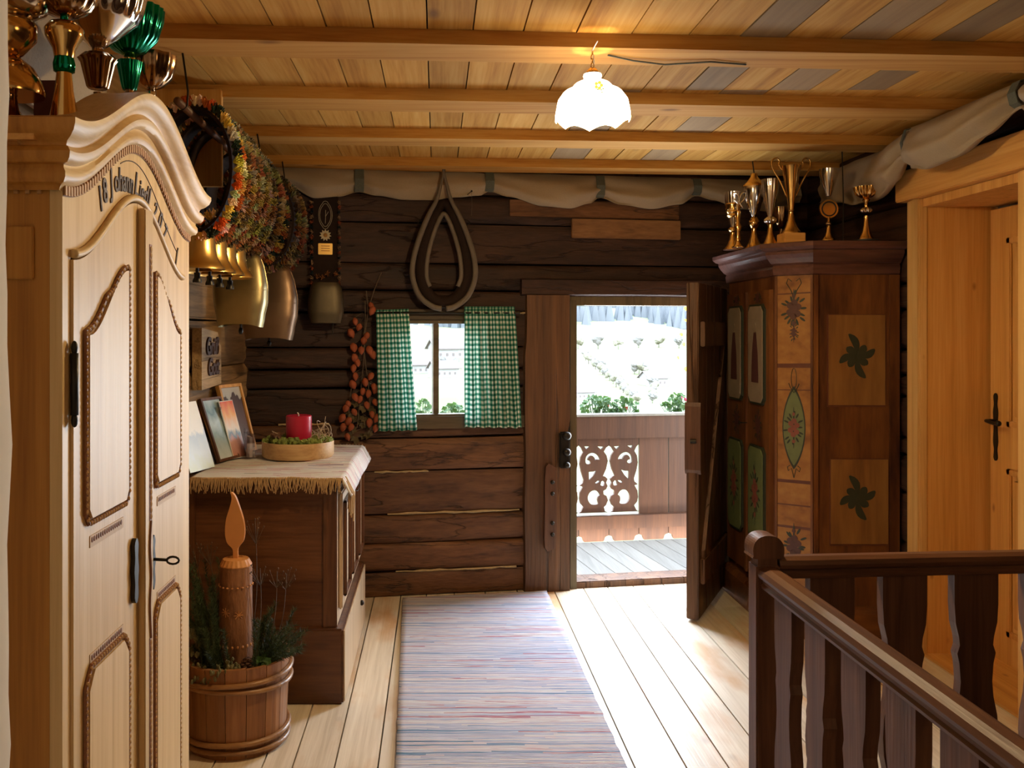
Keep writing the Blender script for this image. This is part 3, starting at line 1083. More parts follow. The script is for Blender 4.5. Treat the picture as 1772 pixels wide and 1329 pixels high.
def board_fret(mirror, seam):
    sg = -1 if mirror else 1
    def P(p): return (seam + sg * X2(p[0]), zc(p[1]))
    outer = [P(p) for p in left_edge_R + right_edge_R]
    outer = [P((541, -40))] + [P((541, 78))] + outer[2:-2] + [P((935, 68)), P((935, -40))]
    fl = foot(min(seam, seam + sg * bwid), max(seam, seam + sg * bwid))
    hs = []
    for i, h in enumerate(holes_R):
        q = [P(p) for p in h]
        if i in holes_smooth: q = [tuple(v) for v in smooth_pts([Vector((a, b, 0)) for a, b in q], 4)]
        hs.append([(a[0], a[1]) for a in q])
    return outer, hs, fl
fm = frame_matrix((0, 0, 0), (1, 0, 0), (0, 0, 1), (0, -1, 0))
seamC = crop2(538, 500)[0]
for (mir, seam) in ((False, seamC), (True, seamC), (True, seamC - 2 * bwid + .0), (False, seamC - 2 * bwid), (True, seamC - 4 * bwid), (False, seamC - 4 * bwid)):
    outer, hs, fl = board_fret(mir, seam)
    mb = MB()
    mb.mesh(curve_mesh([outer] + hs, .012), fm)
    mb.prism([(p[0], p[1]) for p in fl], (0, 0, 0), (1, 0, 0), (0, 0, 1), (0, -1, 0), -.012, .012)
    mb.build('fretwork_board', M['balcony'], bal)
s = seamC + bwid
while s < 3.0:
    mb = MB()
    mb.box(s + .004, s + bwid - .004, -.012, .012, zb0 + .005, zt0 - .02)
    mb.prism([(p[0], p[1]) for p in foot(s, s + bwid)], (0, 0, 0), (1, 0, 0), (0, 0, 1), (0, -1, 0), -.012, .012)
    mb.build('board', M['balcony'], bal)
    s += bwid
mb = MB(); mb.box(-1.6, 3.2, -.055, -.012, zt1, zt0 - .012, bev=.003); mb.build('top_board', M['balcony'], bal)
mb = MB(); mb.box(-1.6, 3.2, -.075, .05, zt0 - .012, zt0 + .006, bev=.004); mb.build('hand_rail', M['balfloor'], bal)
mb = MB(); mb.box(-1.6, 3.2, -.060, -.012, zb0, zb1, bev=.004); mb.build('bottom_rail', M['balcony'], bal)


# flower boxes behind the rail with geraniums
def leaf_disc(mb, c, r, nrm, cup=.25):
    nrm = Vector(nrm).normalized()
    a = nrm.orthogonal().normalized(); b = nrm.cross(a)
    n = 10
    vs = [Vector(c)]
    for i in range(n):
        th = 2 * PI * i / n
        rr = r * (1 if i % 2 else .80)
        if i == 0: rr = r * .35
        vs.append(Vector(c) + a * math.cos(th) * rr + b * math.sin(th) * rr + nrm * cup * r * (1 if i % 2 else .6))
    mb.add(vs, [(0, 1 + i, 1 + (i + 1) % n) for i in range(n)])


def geranium(loc, wdt, hgt, nl, label, flowers, mat):
    t = thing('geranium', loc, label, 'plant', 'geraniums in the balcony boxes', rz=WA)
    fo, st = MB(), MB()
    tops = []
    for i in range(nl):
        x = (R.random() - .5) * wdt
        z = .03 + hgt * (R.random() ** .8) * (1 - .5 * abs(2 * x / wdt) ** 2)
        y = (R.random() - .5) * .12
        leaf_disc(fo, (x, y, z), .018 + .014 * R.random(), (R.random() - .5, -.9 + R.random(), R.random() * .9))
        st.tube([(x * .5, 0, -.06), (x * .8, y * .6, z * .5), (x, y, z)], .0018, 4)
    fo.build('foliage', M['leaf'], t)
    st.build('stem', M['leaf'], t)
    for (x, z) in flowers:
        q = MB()
        for k in range(8): q.blob((x + (R.random() - .5) * .025, (R.random() - .5) * .02, z + (R.random() - .5) * .025), .008, .006, .008, 6, 5)
        q.build('flower', mat, t, smooth=True)
    return t


def flower_box(s0, s1, label):
    t = thing('flower_box', BWM @ Vector(((s0 + s1) / 2, RD + .14, zt0 - .17)), label, 'flower box', 'flower boxes on the balcony rail', rz=WA)
    hw = (s1 - s0) / 2
    mb = MB()
    mb.box(-hw, hw, -.08, -.065, 0, .15); mb.box(-hw, hw, .065, .08, 0, .15); mb.box(-hw, -hw + .015, -.065, .065, 0, .15); mb.box(hw - .015, hw, -.065, .065, 0, .15); mb.box(-hw, hw, -.08, .08, -.012, 0)
    mb.build('box', M['balfloor'], t)
    mb = MB(); mb.box(-hw + .015, hw - .015, -.065, .065, .0, .135); mb.build('soil', M['black'], t)
    for g_ in (-.6, .6):
        mb = MB(); mb.tube([(hw * g_, -.01, .02), (hw * g_, -.10, .02), (hw * g_, -.115, .02)], .01, 6); mb.build('bracket', M['iron'], t)


sx = lambda px: bw(px, 700, -RD - .14)[0]
flower_box(sx(1003), sx(1112), 'grey flower box behind the rail, left half of the open door')
flower_box(sx(1140), sx(1215), 'grey flower box behind the rail, right edge of the open door')
flower_box(sx(700), sx(830), 'grey flower box behind the rail, seen through the little window')
zg = zt0 - .035
def gp(px): return BWM @ Vector((sx(px), RD + .14, zg))
geranium(gp(1032), .26, .16, 60, 'bushy geranium with one red bloom at the left of the open door', [(.10, .10)], M['redpetal'])
geranium(gp(1080), .22, .13, 46, 'low geranium with an orange red bloom beside the bare gap on the rail', [(.02, .07)], M['redpetal'])
geranium(gp(1170), .24, .15, 60, 'geranium with pink blooms at the right of the open door', [(.05, .15), (.09, .13)], M['pink'])
geranium(gp(734), .13, .13, 22, 'sparse geranium in the left pane of the little window', [], M['pink'])
geranium(gp(783), .16, .09, 26, 'low geranium in the right pane of the little window', [], M['pink'])

# a twig of yellow leaves hanging at the upper right of the door
t = thing('autumn_branch', BWM @ Vector((bw(1186, 530, -1.6)[0], 1.6, 0)), 'thin hanging branch with yellow autumn leaves outside the open door', 'branch', rz=WA)
zz0 = bw(1186, 500, -1.6)[1]
mb, lf = MB(), MB()
path = [Vector((.06 + .05 * math.sin(z * 3), 0, z)) for z in [zz0 + .5 - k * .11 for k in range(14)]]
mb.tube([(.06, 0, 0), (.09, 0, zz0 * .5), (.07, .02, zz0 + .9)], .012, 6)
mb.tube(path, .0025, 5)
for k, p in enumerate(path):
    for q in range(4 if k < 7 else 1):
        c = p + Vector(((R.random() - .75) * .12, (R.random() - .5) * .08, (R.random() - .5) * .10))
        mb.tube([p, c], .0012, 4)
        leaf_disc(lf, c, .016 + .01 * R.random(), (R.random() - .5, -1, R.random() - .3))
mb.build('stem', M['twig'], t); lf.build('foliage', M['leafpale'], t)

mb = MB(); mb.M = BWM
mb.box(-2.2, 3.8, -.05, 1.15, 2.72, 2.80)
mb.build('added_shade_eave', M['balcony'], kind='structure')  # unseen eave, added to shade the railing, kept short for floor light
# terrain: garden falls away, the far side of the valley rises
PR = [(6.5, -2.6), (20, -4.5), (60, -12), (140, -22), (220, -27), (300, -24), (450, -14), (700, 1), (900, 18), (1200, 75), (1700, 230), (2600, 520)]
def ter(x, y):
    z = interp(PR, y)
    k = min(1, y / 400)
    return z + k * (7 * MN.noise(Vector((x / 160, y / 190, 0))) + 2.5 * MN.noise(Vector((x / 45, y / 60, 3)))) - k * x * .012
mb = MB()
def tg(u, v):
    y = 6.5 * (2600 / 6.5) ** v
    xw = 20 + y * .75
    x = (u - .5) * 2 * xw
    return (x, y, ter(x, y) if y > 12 else interp(PR, y))
mb.grid(tg, 70, 90)
m, nt_, b_ = newmat('valley meadow')
tc_ = node(nt_, 'ShaderNodeTexCoord'); n_ = node(nt_, 'ShaderNodeTexNoise'); n_.inputs['Scale'].default_value = .012; n_.inputs['Detail'].default_value = 6
mp_ = node(nt_, 'ShaderNodeMapping'); mp_.inputs['Scale'].default_value = (1, 1.6, 1)
nt_.links.new(tc_.outputs['Object'], mp_.inputs[0]); nt_.links.new(mp_.outputs[0], n_.inputs[0])
r_ = ramp(nt_, [(0.35, (.125, .135, .075)), (.5, (.155, .165, .095)), (.65, (.18, .185, .125))])
nt_.links.new(n_.outputs[0], r_.inputs[0]); nt_.links.new(r_.outputs[0], b_.inputs['Base Color']); b_.inputs['Roughness'].default_value = 1; b_.inputs['Specular IOR Level'].default_value = 0
mb.build('ground', m, kind='structure', smooth=True)

# forest on the far ridge
mb = MB()
rf = random.Random(3)
for i in range(2600):
    y = 760 + 520 * rf.random()
    x = (rf.random() * 2 - 1) * y * .40
    if y < 760 + 120 * (MN.noise(Vector((x / 120, 0, 9))) + .6) + max(0, -x) * .25 - 60: continue
    h = 16 + 12 * rf.random(); z = ter(x, y)
    n = 5; b = [(x + h * .22 * math.cos(2 * PI * k / n), y + h * .22 * math.sin(2 * PI * k / n), z - 1) for k in range(n)]
    mb.add(b + [(x, y, z + h)], [(k, (k + 1) % n, n) for k in range(n)])
setp(mb.build('forest', plain('haze tinted conifers', (.11, .118, .125), 1.0, var=.2, vscale=.02, spec=0)), 'dense conifer forest along the far ridge of the valley', 'forest', kind='stuff')  # blue-grey base colour stands in for distance haze

# hedgerow trees, each its own
mt = [plain('pale bare tree', (.13, .125, .115), 1, var=.2, vscale=.5, spec=0), plain('yellowing tree', (.15, .145, .11), 1, var=.2, vscale=.5, spec=0)]
mtr = plain('tree trunk', (.07, .06, .05), 1, spec=0)
def make_tree(mat):
    t = thing('tree', (0, 0, 0), 'x', 'tree')
    q = MB()
    for k in range(9):
        a = R.random() * 2 * PI; d = 2.2 * R.random()
        q.blob((d * math.cos(a), d * math.sin(a), 4.5 + 3.4 * R.random()), 1.7 + R.random(), 1.7 + R.random(), 1.5 + R.random(), 9, 7, .35)
    q.build('crown', mat, t)
    q = MB(); q.tube([(0, 0, -1), (0, 0, 3), (.3, 0, 6)], [.3, .25, .1], 6); q.build('trunk', mtr, t)
    return t
protos = [make_tree(mt[0]), make_tree(mt[1])]
used = [False, False]
spots = []
for k in range(16):      # a hedgerow falling from upper left to lower right in the doorway
    f = k / 15
    spots.append((1012 + 88 * f + 3 * R.random(), 625 + 75 * f, 'bare hedgerow tree on the meadow slope left of centre in the door view'))
for k in range(7): spots.append((1098 + k * 8, 645 + 3.0 * k + 4 * R.random(), 'pale tree in the clump beside the far farmhouse in the door view'))
for k in range(6): spots.append((1128 + 4 * R.random(), 668 + k * 6, 'tree below the far farmhouse in the door view'))
for k in range(8): spots.append((705 + k * 12, 640 + 6 * R.random(), 'tree around the farmhouses in the window view'))
for k in range(6): spots.append((1000 + k * 35, 603 + 3 * R.random(), 'small tree on the upper meadow in the door view'))
def ray_ground(px, py):
    a, b = (px - VX) / F, -(py - VY) / F
    y = 60.0
    prev = None
    while y < 2500:
        if H + b * y <= ter(a * y, y): break
        y *= 1.01
    return a * y, y
for i, (px, py, lb) in enumerate(spots):
    x, y = ray_ground(px, py)
    k = i % 2
    t = protos[k] if not used[k] else copytree(protos[k])
    used[k] = True
    sc = y * (.0011 + .0007 * R.random())
    t.location = (x, y, ter(x, y)); t.scale = (sc,) * 3; t.rotation_euler = (0, 0, R.random() * 6)
    t['label'] = lb; t['group'] = 'trees on the valley meadow'

mw, mr = plain('white farmhouse wall', (.22, .22, .22), 1, spec=0), plain('farmhouse roof', (.13, .11, .105), 1, spec=0)
for (px, py, sc, lb) in ((772, 622, 1.2, 'white farmhouse upper right in the little window view'), (768, 652, 1.0, 'white farmhouse lower right in the little window view'), (718, 646, 1.0, 'white farmhouse left in the little window view'), (1131, 668, .9, 'white farmhouse among trees in the door view'), (1008, 690, .8, 'small hut at the left edge of the door view')):
    x, y = ray_ground(px, py)
    t = thing('farmhouse', (x, y, ter(x, y) - .5), lb, 'house', 'farmhouses across the valley', rz=.4)
    t.scale = (y / 420 * sc,) * 3
    q = MB(); q.box(-6, 6, -4, 4, 0, 5); q.prism([(-4, 5), (4, 5), (0, 7.8)], (-6, 0, 0), (0, 1, 0), (0, 0, 1), (1, 0, 0), 0, 12); q.build('wall', mw, t)
    q = MB()
    q.add([(-7, -5, 4.6), (7, -5, 4.6), (7, 0, 8.2), (-7, 0, 8.2), (-7, -5, 4.3), (7, -5, 4.3), (7, 0, 7.9), (-7, 0, 7.9)], [(0, 1, 2, 3), (4, 7, 6, 5), (0, 4, 5, 1), (1, 5, 6, 2), (2, 6, 7, 3), (3, 7, 4, 0)])
    q.add([(-7, 5, 4.6), (7, 5, 4.6), (7, 0, 8.2), (-7, 0, 8.2), (-7, 5, 4.3), (7, 5, 4.3), (7, 0, 7.9), (-7, 0, 7.9)], [(0, 1, 2, 3), (4, 7, 6, 5), (0, 4, 5, 1), (1, 5, 6, 2), (2, 6, 7, 3), (3, 7, 4, 0)])
    q.build('roof', mr, t)
    for wx in (-4, -1.3, 1.3, 4):
        q = MB(); q.box(wx - .5, wx + .5, -4.06, -4, 1.6, 2.8); q.build('window', mr, t)
# ================================================================ LEFT: THE PINE WARDROBE
WX, WY0_, WY1_, WC = -.72, 1.707, 2.58, 2.143
WB = -1.14         # its back
war = thing('pine_wardrobe', (-.93, WC, 0), 'tall pale pine wardrobe with arched carved crown and lettering over its two doors', 'wardrobe')


def bell(y, c=WC, hw=.435):
    t = max(-1, min(1, (y - c) / hw))
    return (1 + math.cos(PI * t)) / 2


def dtop(y): return 1.744 + .162 * bell(y, 2.122, .385)
M['shadewood'] = wood('shaded side wood', (.28, .105, .015), (.44, .19, .030), (.54, .26, .05), 'Z', .5, 20, .03, .1, 3, (.12, .05, .015), .05)  # darker amber puts the shade of the unlit side into the colour
# carcass: sides, back, front frieze around the doors
mb = MB()
mb.box(WB, WX - .0125, WY0_, WY0_ + .022, .10, 1.93); mb.box(WB, WX - .0125, WY1_ - .022, WY1_, .10, 1.93)
mb.box(WB, WB + .015, WY0_, WY1_, .10, 1.93); mb.box(WB, WX - .0125, WY0_, WY1_, .10, .13); mb.box(WB, WX - .0125, WY0_, WY1_, 1.93, 1.95)
mb.build('carcass', M['shadewood'], war, world=True)
# front frame with an arched opening
DL, DR = 1.745, 2.500
outer = [(WY0_, .10), (WY1_, .10)] + [(WY1_ - (WY1_ - WY0_) * k / 40, 1.94 + .16 * bell(WY1_ - (WY1_ - WY0_) * k / 40)) for k in range(41)]
inner = [(DL, .16)] + [(DL + (DR - DL) * k / 40, dtop(DL + (DR - DL) * k / 40)) for k in range(41)] + [(DR, .16)]
fmw = frame_matrix((WX, 0, 0), (0, 1, 0), (0, 0, 1), (1, 0, 0))
mb = MB(); mb.mesh(curve_mesh([outer, inner], .012), fmw)
mb.build('front_frame', M['pineZ'], war, world=True)
# rounded lip over the door arch
mb = MB(); mb.tube([(WX + .016, DL + (DR - DL) * k / 50, dtop(DL + (DR - DL) * k / 50) + .008) for k in range(51)], .009, 8)
mb.build('arch_lip', M['pineY'], war, world=True, smooth=True)
# crown moulding swept along the bell curve
prof = [(.012, -.010), (.016, -.004), (.020, .0), (.030, .003), (.036, .012), (.036, .022), (.030, .030), (.030, .036), (.044, .038), (.052, .046), (.054, .058), (.047, .066), (.040, .070), (.044, .078), (.056, .084), (.068, .094), (.074, .106), (.074, .116), (.060, .121), (.010, .121)]
def crown_pt(e, h, y, zb):
    return (WX + e, y, zb + h)
def crown(u, v):
    k = int(round(v * (len(prof) - 1)))
    e, h = prof[k]
    e *= .82
    L0, L1 = WY0_ - e, WY1_ + e
    y = L0 + (L1 - L0) * u
    t = WY0_ + (WY1_ - WY0_) * u
    base = 1.878 + .162 * bell(t)
    return crown_pt(e, h * (1.0 - .04 * 0), y, base)
mb = MB(); mb.grid(crown, 70, len(prof) - 1)
# return of the moulding along the near side, and along the far side
for sgn, yy in ((-1, WY0_), (1, WY1_)):
    def side(u, v, sgn=sgn, yy=yy):
        k = int(round(v * (len(prof) - 1)))
        e, h = prof[k]; e *= .82
        x = WX + e + (WB - WX - e) * u
        return (x, yy + sgn * e, 1.878 + h)
    qs = MB(); qs.grid(side, 4, len(prof) - 1); qs.build('side_moulding', M['shadewood'], war, world=True, smooth=True, auto=.7)
# top boards following the curve
def topb(u, v):
    y = WY0_ - .05 + (WY1_ - WY0_ + .1) * u
    t = WY0_ + (WY1_ - WY0_) * u
    return (WX + .05 - v * .10, y, 1.996 + .162 * bell(t))
mb.grid(topb, 50, 1)
def topc(u, v):
    y = WY0_ - .05 + (WY1_ - WY0_ + .1) * u
    t = WY0_ + (WY1_ - WY0_) * u
    return (WX - .05, y, 1.95 + (.046 + .162 * bell(t)) * v)
mb.grid(topc, 50, 1)
mb.build('crown_moulding', M['pineY'], war, world=True, smooth=True, auto=0.7)
mb = MB(); mb.box(WB, WX - .02, WY0_ - .05, WY1_ + .05, 1.955, 1.999)
mb.build('top_board', M['amberY'], war, world=True)
# chip-carved dentil band under the crown
mb = MB()
for k in range(66):
    t = k / 66; y = WY0_ + (WY1_ - WY0_) * (t + .5 / 66)
    zb = 1.866 + .162 * bell(y)
    mb.box(WX + .010, WX + .0175, y - .0042, y + .0042, zb - .006, zb + .012)
for k in range(10):
    x = WX - .03 - k * .022
    mb.box(x - .004, x + .004, WY0_ - .006, WY0_, 1.862, 1.880)
mb.build('dentil_band', plain('dentil wood', (.42, .22, .08), .5), war, world=True)
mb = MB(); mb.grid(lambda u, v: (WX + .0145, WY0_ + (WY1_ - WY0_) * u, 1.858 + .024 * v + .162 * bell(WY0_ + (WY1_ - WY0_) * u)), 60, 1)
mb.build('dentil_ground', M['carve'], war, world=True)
# thin scribed line on the frieze
mb = MB()
mb.tube([(WX + .0125, 2.02 + .44 * k / 24, 1.798 + .20 * bell(2.02 + .44 * k / 24, 2.11, .44)) for k in range(25)], .0013, 5)
# ornament arcs at the two ends of the lettering
mb.tube(smooth_pts([(WX + .013, 2.465, 1.83), (WX + .013, 2.45, 1.80), (WX + .013, 2.435, 1.755), (WX + .013, 2.438, 1.70)], 5, False), .003, 5)
mb.build('scribed_line', M['ink'], war, world=True)
# lettering following the arch
mb = MB()
def put_text(s, yc, zc, size, rot, shear=.12):
    me = text_mesh(s, size, .001, shear=shear, bold=.0012)
    Mx = frame_matrix((WX + .0135, yc, zc), (0, 1, 0), (0, 0, 1), (1, 0, 0)) @ Matrix.Rotation(rot, 4, 'Z') @ Matrix.Scale(.72, 4, Vector((1, 0, 0)))
    mb.mesh(me, Mx)
txt = [('1', 1.905, 1.885, .075, .35), ('8', 1.930, 1.907, .072, .33),
       ('J', 1.965, 1.930, .080, .20), ('o', 1.994, 1.940, .070, .12), ('h', 2.018, 1.945, .074, .06), ('a', 2.041, 1.948, .070, .0), ('n', 2.064, 1.950, .070, -.03), ('n', 2.088, 1.950, .070, -.08),
       ('L', 2.122, 1.950, .080, -.15), ('i', 2.145, 1.947, .070, -.20), ('e', 2.164, 1.944, .068, -.24), ('d', 2.188, 1.940, .074, -.28), ('l', 2.210, 1.934, .076, -.32), ('2', 2.254, 1.914, .066, -.50), ('0', 2.295, 1.893, .072, -.52), ('7', 2.335, 1.870, .066, -.55)]
for c, y, z, sz, ro in txt: put_text(c, y, z - .028, sz, ro)
mb.build('lettering', M['ink'], war, world=True)

# doors with raised, ogee-headed panels in chip-carved frames
def door(y0, y1, name, px0, px1, high_at):
    d = MB()
    t0, t1 = .0, .022
    n = 24
    outl = [(y0, .17), (y1, .17)] + [(y1 - (y1 - y0) * k / n, dtop(y1 - (y1 - y0) * k / n) - .004) for k in range(n + 1)]
    d.prism(outl, (WX + .004, 0, 0), (0, 1, 0), (0, 0, 1), (1, 0, 0), 0, .014)
    do = d.build('door', M['pineZ'], war, world=True)
    # panel outline; ogee head rising toward the meeting stile
    a, b = px0, px1
    flip = high_at == 'left'
    def head(k):
        t = k / 14
        tt = 1 - t if flip else t
        return 1.594 + .145 * (tt * tt * (3 - 2 * tt)) * (1.0) + (.0)
    for part, (z0, ztop) in (('upper', (1.225, None)), ('lower', (.27, .915))):
        if ztop is None:
            pts = [(a, z0 + .02), (a + .015, z0), (b - .015, z0), (b, z0 + .02)] + [(b - (b - a) * k / 14, head(14 - k)) for k in range(15)]
            if flip: pts = [(a, z0 + .02), (a + .015, z0), (b - .015, z0), (b, z0 + .02)] + [(b - (b - a) * k / 14, head(14 - k)) for k in range(15)]
        else:
            pts = [(a, z0 + .02), (a + .015, z0), (b - .015, z0), (b, z0 + .02), (b, ztop - .035), (b - .02, ztop - .01), (b - .03, ztop), (a + .03, ztop), (a + .02, ztop - .01), (a, ztop - .035)]
        q = MB(); q.prism(pts, (WX + .018, 0, 0), (0, 1, 0), (0, 0, 1), (1, 0, 0), 0, .009)
        cen = (sum(p[0] for p in pts) / len(pts), sum(p[1] for p in pts) / len(pts))
        pn = q.build('panel', M['pineZ'], do, world=True)
        # groove around the panel
        g = MB(); g.tube([(WX + .0185, p[0], p[1]) for p in pts], .0035, 6, closed=True, flat=(1, 1))
        g.build('groove', M['carve'], do, world=True)
        # chip-carved twist beside the panel
        tw = MB(); tl = MB()
        P = [Vector((WX + .0215, p[0] + (.010 if p[0] > cen[0] else -.010) * 1, p[1] + (.010 if p[1] > cen[1] else -.010))) for p in pts]
        per = []
        for i in range(len(P)):
            p, r_ = P[i], P[(i + 1) % len(P)]
            L = (r_ - p).length
            m_ = max(1, int(L / .013))
            for k in range(m_): per.append(p.lerp(r_, (k + .5) / m_))
        for p in per: tw.blob(p + Vector((.003, 0, 0)), .0045, .0042, .0058, 6, 4)
        tw.build('bead_carving', plain('bead carving', (.50, .30, .13), .5) if 'bead' not in M else M['bead'], do, world=True)
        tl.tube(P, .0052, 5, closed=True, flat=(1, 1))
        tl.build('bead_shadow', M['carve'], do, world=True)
    # flat dotted strips between the panels
    for zz in (1.175, .935):
        q = MB(); q.box(WX + .018, WX + .0195, a + .02, b - .015, zz - .012, zz + .012)
        q.build('dotted_strip', plain('dotted strip', (.50, .33, .17), .6), do, world=True)
        q = MB()
        k = a + .03
        while k < b - .025:
            q.blob((WX + .0200, k, zz + .003), .0015, .0045, .006, 6, 4); k += .012
        q.build('carved_dots', M['carve'], do, world=True)
    return do
M['bead'] = plain('bead carving wood', (.50, .30, .13), .5)
dL = door(DL, 2.116, 'door', 1.805, 2.034, 'right')
dR = door(2.119, DR, 'door', 2.245, 2.440, 'left')
# the meeting stile carries a twisted column
q = MB(); q.box(WX + .018, WX + .036, 2.119, 2.180, .17, dtop(2.15) - .012, bev=.003)
q.build('meeting_strip', M['pineZ'], dR, world=True)
q = MB()
for z0, z1 in ((.25, .86), (1.16, 1.80)):
    z = z0
    while z < z1:
        q.blob((WX + .037, 2.157, z), .004, .005, .008, 6, 5); z += .0145
q.build('twisted_bead', M['bead'], dR, world=True)
q = MB()
for z0, z1 in ((.24, .87), (1.15, 1.81)): q.box(WX + .0355, WX + .0372, 2.148, 2.166, z0, z1)
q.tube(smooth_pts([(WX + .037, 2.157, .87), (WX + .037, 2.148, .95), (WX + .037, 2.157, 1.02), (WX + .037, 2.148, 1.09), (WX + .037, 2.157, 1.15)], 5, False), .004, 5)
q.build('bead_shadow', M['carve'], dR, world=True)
# iron fittings
q = MB(); q.prism(smooth_pts([(0, -.075), (.013, -.06), (.010, -.03), (.015, 0), (.010, .03), (.013, .06), (0, .075), (-.013, .06), (-.010, .03), (-.015, 0), (-.010, -.03), (-.013, -.06)], 3), (WX + .019, 2.080, 1.05), (0, 1, 0), (0, 0, 1), (1, 0, 0), 0, .010)
q.build('lock_plate', M['iron'], dL, world=True)
q = MB(); q.prism(smooth_pts([(0, -.07), (.010, -.05), (.006, -.02), (.012, 0), (.006, .03), (.010, .05), (0, .065), (-.010, .05), (-.006, .02), (-.012, 0), (-.006, -.03), (-.010, -.05)], 3), (WX + .018, 2.225, 1.035), (0, 1, 0), (0, 0, 1), (1, 0, 0), 0, .006)
q.build('keyhole_plate', M['iron'], dR, world=True)
q = MB(); q.tube([(WX + .02, 2.225, 1.04), (WX + .055, 2.225, 1.038)], .004, 8)
q.tube([Vector((WX + .070 + .015 * math.cos(a * PI / 6), 2.225, 1.037 + .009 * math.sin(a * PI / 6))) for a in range(12)], .003, 6, closed=True)
q.build('key', M['iron'], dR, world=True, smooth=True)
for z in (1.50, .42):
    q = MB(); q.tube([(WX + .022, DL - .006, z - .06), (WX + .022, DL - .006, z + .06)], .008, 8); q.blob((WX + .022, DL - .006, z + .07), .007, .007, .014, 8, 6); q.blob((WX + .022, DL - .006, z - .07), .007, .007, .014, 8, 6)
    q.build('hinge', M['iron'], war, world=True, smooth=True)
mb = MB(); mb.box(WB, WX + .02, WY0_ - .01, WY1_ + .01, 0, .10, bev=.006); mb.build('plinth', M['pineY'], war, world=True)
# near side: frame and panel
mb = MB(); mb.box(WB + .01, WX - .04, WY0_ - .008, WY0_, 1.70, 1.80, bev=.002); 
mb.build('side_stile', M['shadewood'], war, world=True)

# ================================================================ TROPHIES
def trophy(loc, label, group, parts, rz=0, name='trophy'):
    t = thing(name, loc, label, 'trophy', group, rz=rz)
    for (nm, mat, prof, kw) in parts:
        q = MB(); q.lathe(prof, n=kw.pop('n', 28), **kw); q.build(nm, M[mat], t, smooth=True, auto=1.0)
    return t


def sc(prof, sr, sz, z0=0): return [(r * sr, z0 + z * sz) for r, z in prof]


CONEB = [(0.0, 0), (1, 0), (1, .06), (.92, .09), (.6, .3), (.36, .6), (.28, .95), (.30, 1.0), (0, 1.0)]
BOWL = [(0, 0), (.18, 0), (.5, .10), (.82, .35), (1, .75), (1.03, 1.0), (.99, 1.0), (.95, .75), (.76, .38), (.4, .15), (0, .08)]
TULIP = [(0, 0), (.22, 0), (.40, .15), (.68, .45), (.92, .75), (1.0, 1.0), (.96, 1.0), (.86, .75), (.60, .45), (0, .12)]
KNOB = [(0, 0), (.5, .05), (1, .4), (1, .6), (.5, .95), (0, 1)]
TZ = 2.004
GL = 'trophies on the pine wardrobe'
def at(px, Y): return (px - VX) / F * Y
def zz(py, Y): return H - (py - VY) / F * Y
def px2(n, Y): return n * Y / F
def zo(py, Y): return zz(py, Y) - TZ
Y = 1.82
t = trophy((at(15, Y), Y, TZ), 'gilt cup half hidden by the plaster wall, at the far left of the wardrobe top', GL, [
    ('base', 'bronze', sc(CONEB, .055, .075), {}), ('dome', 'gold', sc([(0, 0), (1, 0), (1.02, .1), (.95, .35), (.7, .75), (.35, 1), (0, 1.02)], .068, .075, .075), {}),
    ('bowl', 'gold', sc([(0, 0), (.3, 0), (.5, .1), (.95, .5), (1, .9), (.9, 1), (0, 1)], .055, .075, .150), {}), ('dish', 'silver', sc(BOWL, .088, .07, .222), {})])
Y = 1.86
t = trophy((at(111, Y), Y, TZ), 'slender trophy with gold pear knob and green collar, on a flared gold foot', GL, [
    ('foot', 'gold', sc([(0, 0), (1, 0), (.98, .05), (.75, .3), (.5, .7), (.40, 1), (0, 1)], .038, zo(127, Y)), {}),
    ('collar', 'green', sc([(.5, 0), (.95, .15), (1.0, .5), (.8, 1), (0, 1)], .022, .038, zo(128, Y)), dict(flute=8, amp=.06, n=64)),
    ('knob', 'gold', sc([(0, 0), (.5, .0), (.58, .25), (.95, .6), (1, .8), (.75, .98), (0, 1)], .039, .072, zo(100, Y)), {}),
    ('stem', 'green', sc([(.3, 0), (.25, .5), (.35, 1), (0, 1)], .030, .03, zo(40, Y)), {}),
    ('dish', 'bronze', sc(BOWL, .062, .05, zo(30, Y)), dict(flute=14, amp=.04, n=84))])
Y = 2.22
t = trophy((at(169, Y), Y, TZ), 'silver trophy with wide fluted bowl on a ribbed urn stem', GL, [
    ('base', 'bronze', sc(CONEB, .035, zo(160, Y)), {}),
    ('urn', 'bronze', sc([(0, 0), (.45, 0), (.55, .05), (.85, .75), (1, .85), (.7, 1), (.3, 1.05), (.25, 1.3), (0, 1.3)], .046, .085, zo(154, Y)), dict(flute=14, amp=.05, n=84)),
    ('bowl', 'silver', sc([(0, 0), (.15, 0), (.45, .25), (.80, .55), (.86, .60), (.95, .8), (1.05, 1.2), (1.0, 1.2), (.85, .8), (.4, .3), (0, .1)], .110, .115, zo(84, Y)), dict(flute=22, amp=.03, n=132, band=(zo(84, Y) + .07, 9)))])
Y = 2.40
t = trophy((at(224, Y), Y, TZ), 'trophy with ribbed emerald green bowl, behind the silver one', GL, [
    ('base', 'bronze', sc(CONEB, .04, zo(150, Y)), {}), ('stem', 'green', sc([(.5, 0), (.6, .1), (.95, .85), (1, 1), (0, 1)], .034, .075, zo(156, Y)), dict(flute=10, amp=.05, n=60)),
    ('neck', 'gold', sc([(0.8, 0), (.8, .5), (.5, 1), (0, 1)], .022, .02, zo(108, Y)), {}), ('bowl', 'green', sc(BOWL, .086, .125, zo(96, Y)), dict(flute=22, amp=.03, n=132))])
Y = 2.50
